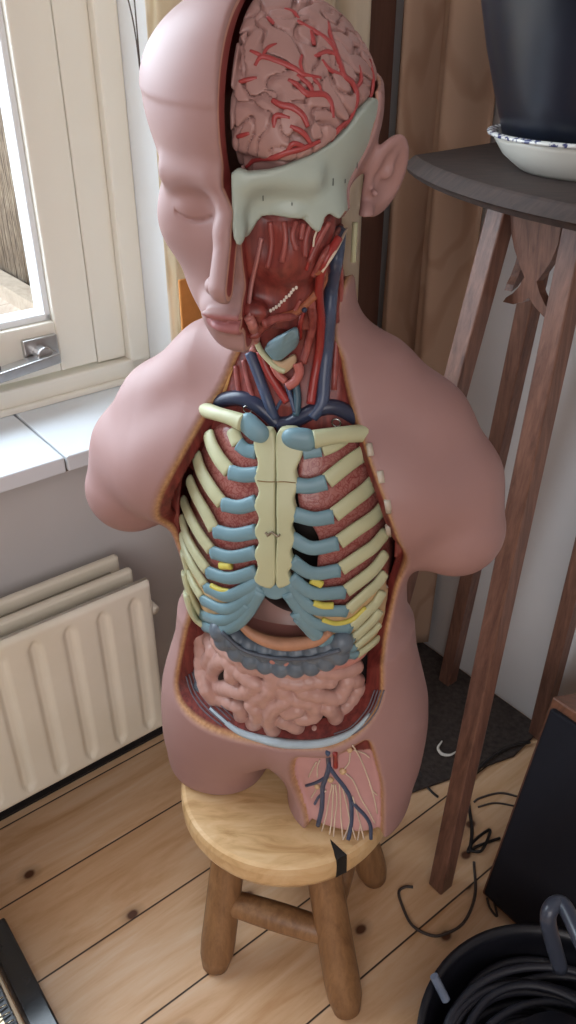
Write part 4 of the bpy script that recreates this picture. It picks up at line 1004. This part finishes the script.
def wall_f(P, sd=1):
    d = np.maximum(body(P)+.009, .0035-cage(P)); d = np.maximum(d, np.maximum(.335-P[:, 2], P[:, 2]-.56))
    d = np.maximum(d, np.maximum(-P[:, 1]-.050, P[:, 1]-.02)); return np.maximum(d, .075-sd*P[:, 0])
for sd, lo, hi in ((-1, -.17, -.06), (1, .06, .17)): sdf_obj('chest_wall_muscle', (lambda sd: lambda P: wall_f(P, sd))(sd), (lo, -.08, .32), (hi, .03, .58), .0022, torso, M_musc)
# ------------------------------------------------------------------ belly
def liver_f(P): return ell(P, (.012, -.046, .274), (.088, .054, .026))
sdf_obj('liver', liver_f, (-.09, -.115, .255), (.115, .03, .345), .003, torso, paint('liver_pink', srgb(190, 132, 122), .35, .08, 20))
pts = [at(u, v, -.103) for u, v in ((240,624),(252,634),(268,641),(285,644),(303,643),(318,640),(330,632))]
line('liver_edge', spline(pts, 6), [.004+.0038*math.sin(math.pi*i/36) for i in range(len(spline(pts, 6)))], paint('liver_edge_ochre', srgb(178, 130, 102), .5, .12, 80), None, 12)
def blob_obj(name, bl, mat, h=.0016, k=.0015, fy=1.):
    q = np.array([b[0] for b in bl]); r = max(b[1] for b in bl)*1.3+.004
    def f(P):
        d = np.full(len(P), 1., np.float32)
        for c_, rr in bl: d = smin(d, ell(P, c_, (rr, rr*fy, rr*1.12)), k)
        return d
    return sdf_obj(name, f, q.min(0)-r, q.max(0)+r, h, torso, mat)
up_ = [(220,630),(234,638),(249,645),(265,650),(281,652.5),(297,652.5),(313,651),(328,648),(342,642)]
lo_ = [(224,640),(237,651),(251,659),(266,664),(281,667),(296,667),(311,665),(326,660),(339,654)]
bl = [(at(u, v, -.094), .0122) for u, v in up_]+[(at(u, v, -.093), .0116) for u, v in lo_]
blob_obj('transverse_colon', bl, M_colon, k=.003)
line('colon_band', spline([at(u, v, -.1065) for u, v in ((222,632),(240,648),(258,655),(284,659),(312,658),(340,650))], 6), .0026, paint('colon_band', srgb(78, 86, 98), .4), None, 8)
blob_obj('ascending_colon', [(at(u, v, y), r) for u, v, y, r in ((202,672,-.050,.011),(203,685,-.055,.012),(207,697,-.060,.012),(214,707,-.064,.012),(224,716,-.070,.012))], M_colon, k=.004)
blob_obj('descending_colon', [(at(u, v, y), r) for u, v, y, r in ((360,690,-.045,.009),(356,702,-.054,.009),(348,713,-.062,.009),(338,722,-.070,.009))], M_colon, k=.004)
def belly(P): return ell(P, (.001, -.012, .222), (.104, .085, .125))
gut = [[(200,634),(201,649),(201,666),(204,682)], [(209,636),(213,651),(206,662)], [(217,640),(226,650),(238,657),(248,660)], [(215,682),(213,670),(218,661),(228,660),(233,668),(231,676)], [(216,687),(228,689),(243,692),(252,687)],
 [(240,672),(248,679),(257,684)], [(243,664),(255,667),(268,671),(273,680),(268,692),(254,699)], [(218,697),(231,702),(240,708),(241,721)], [(244,723),(255,722),(257,711),(252,704)], [(286,700),(275,706),(269,716),(272,728),(284,737)],
 [(322,669),(340,670),(358,665)], [(284,680),(299,683),(315,680),(331,680)], [(303,691),(320,695),(338,698),(345,690),(350,680),(359,680)], [(360,688),(354,699),(346,709)], [(282,690),(290,698),(304,701),(314,706),(313,717),(300,719)],
 [(330,706),(338,716),(334,725),(318,729)], [(282,722),(295,728),(307,734)], [(276,672),(272,682)], [(262,702),(266,694)], [(258,733),(272,738),(288,740)], [(284,735),(292,737),(300,736)], [(250,658),(268,664),(288,670),(304,671)], [(205,690),(212,698)], [(288,712),(298,709)]]
gl = [[ (lambda q: q+nrm(q, belly)*(-.003))(hit(u, v, belly)) for u, v in g] for g in gut]
gl = [spline(g, 5) if len(g) > 2 else g for g in gl]
rng = np.random.default_rng(8); gr = [.0098+.0008*rng.random() for _ in gl]; goff = [rng.uniform(-.0045, .0005) for _ in gl]
gl = [[np.asarray(p)+np.array([0, o, 0]) for p in g] for g, o in zip(gl, goff)]
sdf_obj('pelvic_dark_filler', lambda P: ell(P, (0, -.012, .203), (.116, .071, .126)), (-.13, -.11, .07), (.13, .09, .35), .004, torso, M_blackin)  # black filler behind the gut, coloured as the shade of the gap
def gut_f(P):
    d = belly(P)+.0145
    for g, r in zip(gl, gr):
        ca_ = np.array(g); lo = ca_.min(0)-.03; hi = ca_.max(0)+.03; m = ((P > lo) & (P < hi)).all(1)
        if m.any():
            Q = P[m]; e = chain(Q, g, [r*(1+.05*math.sin(i*1.7)) for i in range(len(g))], 0); d[m] = smin(d[m], e, .0003)
    return d
sdf_obj('small_intestine', gut_f, (-.115, -.125, .09), (.12, .06, .345), .0017, torso, M_gut)
# pale lining on the lower rim, with dark strands at both sides
def tr_sk(pix, lift=0., n=6): return trace(pix, skin_shell, lift, n)
pts = tr_sk([(210,708),(236,730),(262,739),(290,744),(322,743),(350,733),(370,714)], -.001); line('peritoneum_rim', pts, [.0020+.0038*math.sin(math.pi*i/(len(pts)-1)) for i in range(len(pts))], paint('peritoneum_pale', srgb(170, 186, 196), .3), None, 10)
for k in range(5):
    line('mesentery_strand', tr_sk([(186+3*k, 676-2*k), (192+3.2*k, 694-2*k), (204+3.2*k, 711-2.5*k), (222+3*k, 726-2*k)], .0004), .0009, paint('strand_grey', srgb(104, 98, 108), .5) if k == 0 else bpy.data.materials['strand_grey'], None, 6)
for k in range(4):
    line('mesentery_strand', tr_sk([(384-3*k, 690), (376-3*k, 712-k), (360-3*k, 730-k), (340-2*k, 740-2*k)], .0004), .0009, bpy.data.materials['strand_grey'], None, 6)

# ------------------------------------------------------------------ groin dissection
def tc(u, v): return (270+u*.243, 740+v*.243)
def th(name, pix, r, mat, lift=.0005): return line(name, trace([tc(*p) for p in pix], skin_shell, lift, 6), r, mat, None, 10)
th('femoral_vein', [(238, 50), (240, 80), (242, 110), (232, 150), (218, 190), (216, 240), (212, 290), (198, 350)], .0030, M_blue, .0005)
th('femoral_vein', [(244, 110), (272, 150), (300, 185), (325, 225), (334, 262), (336, 310), (332, 360), (322, 408)], .0027, M_blue, .0003)
th('vein_branch', [(335, 250), (362, 280), (390, 310), (412, 350), (415, 405)], .0024, M_blue)
th('vein_branch', [(232, 150), (195, 172), (150, 187)], .0020, M_blue); th('vein_branch', [(222, 215), (200, 235), (185, 262)], .0018, M_blue)
th('femoral_artery', [(268, 52), (270, 80), (270, 110)], .0030, M_red, .001)
for u, v, r in ((250, 160, .0042), (300, 125, .0046), (196, 188, .0038), (326, 38, .0036)):
    q = hit(*tc(u, v), skin_shell); m = MB(); m.lathe([(0, -r), (r*.7, -r*.7), (r, 0), (r*.7, r*.7), (0, r)], q+nrm(q, skin_shell)*.001, 14, closed=True); tpart('lymph_node', m, paint('node_cream', srgb(206, 172, 132), .5, .1, 200) if r == .0042 else bpy.data.materials['node_cream'])
for pp in ([(340,20),(372,75),(405,160),(428,240),(440,300)], [(310,135),(342,165),(375,240),(405,290),(430,340)], [(285,170),(290,230),(292,310),(300,400)], [(256,180),(242,250),(232,310),(214,372)], [(262,180),(258,260),(254,330),(246,385)],
           [(296,180),(315,260),(330,330),(352,405)], [(340,230),(360,300),(372,345),(386,405)], [(330,50),(325,90),(306,118)], [(160,150),(178,112),(192,88)], [(185,262),(205,228),(232,205)], [(172,235),(186,210),(196,192)], [(345,40),(384,52),(408,70)], [(270,180),(276,250),(268,320),(262,395)], [(330,330),(318,370),(300,408)], [(196,150),(196,110),(205,80)], [(372,345),(365,380),(360,410)], [(410,180),(420,205),(440,225)]):
    th('nerve', pp, .0009, M_nerve, .0008)
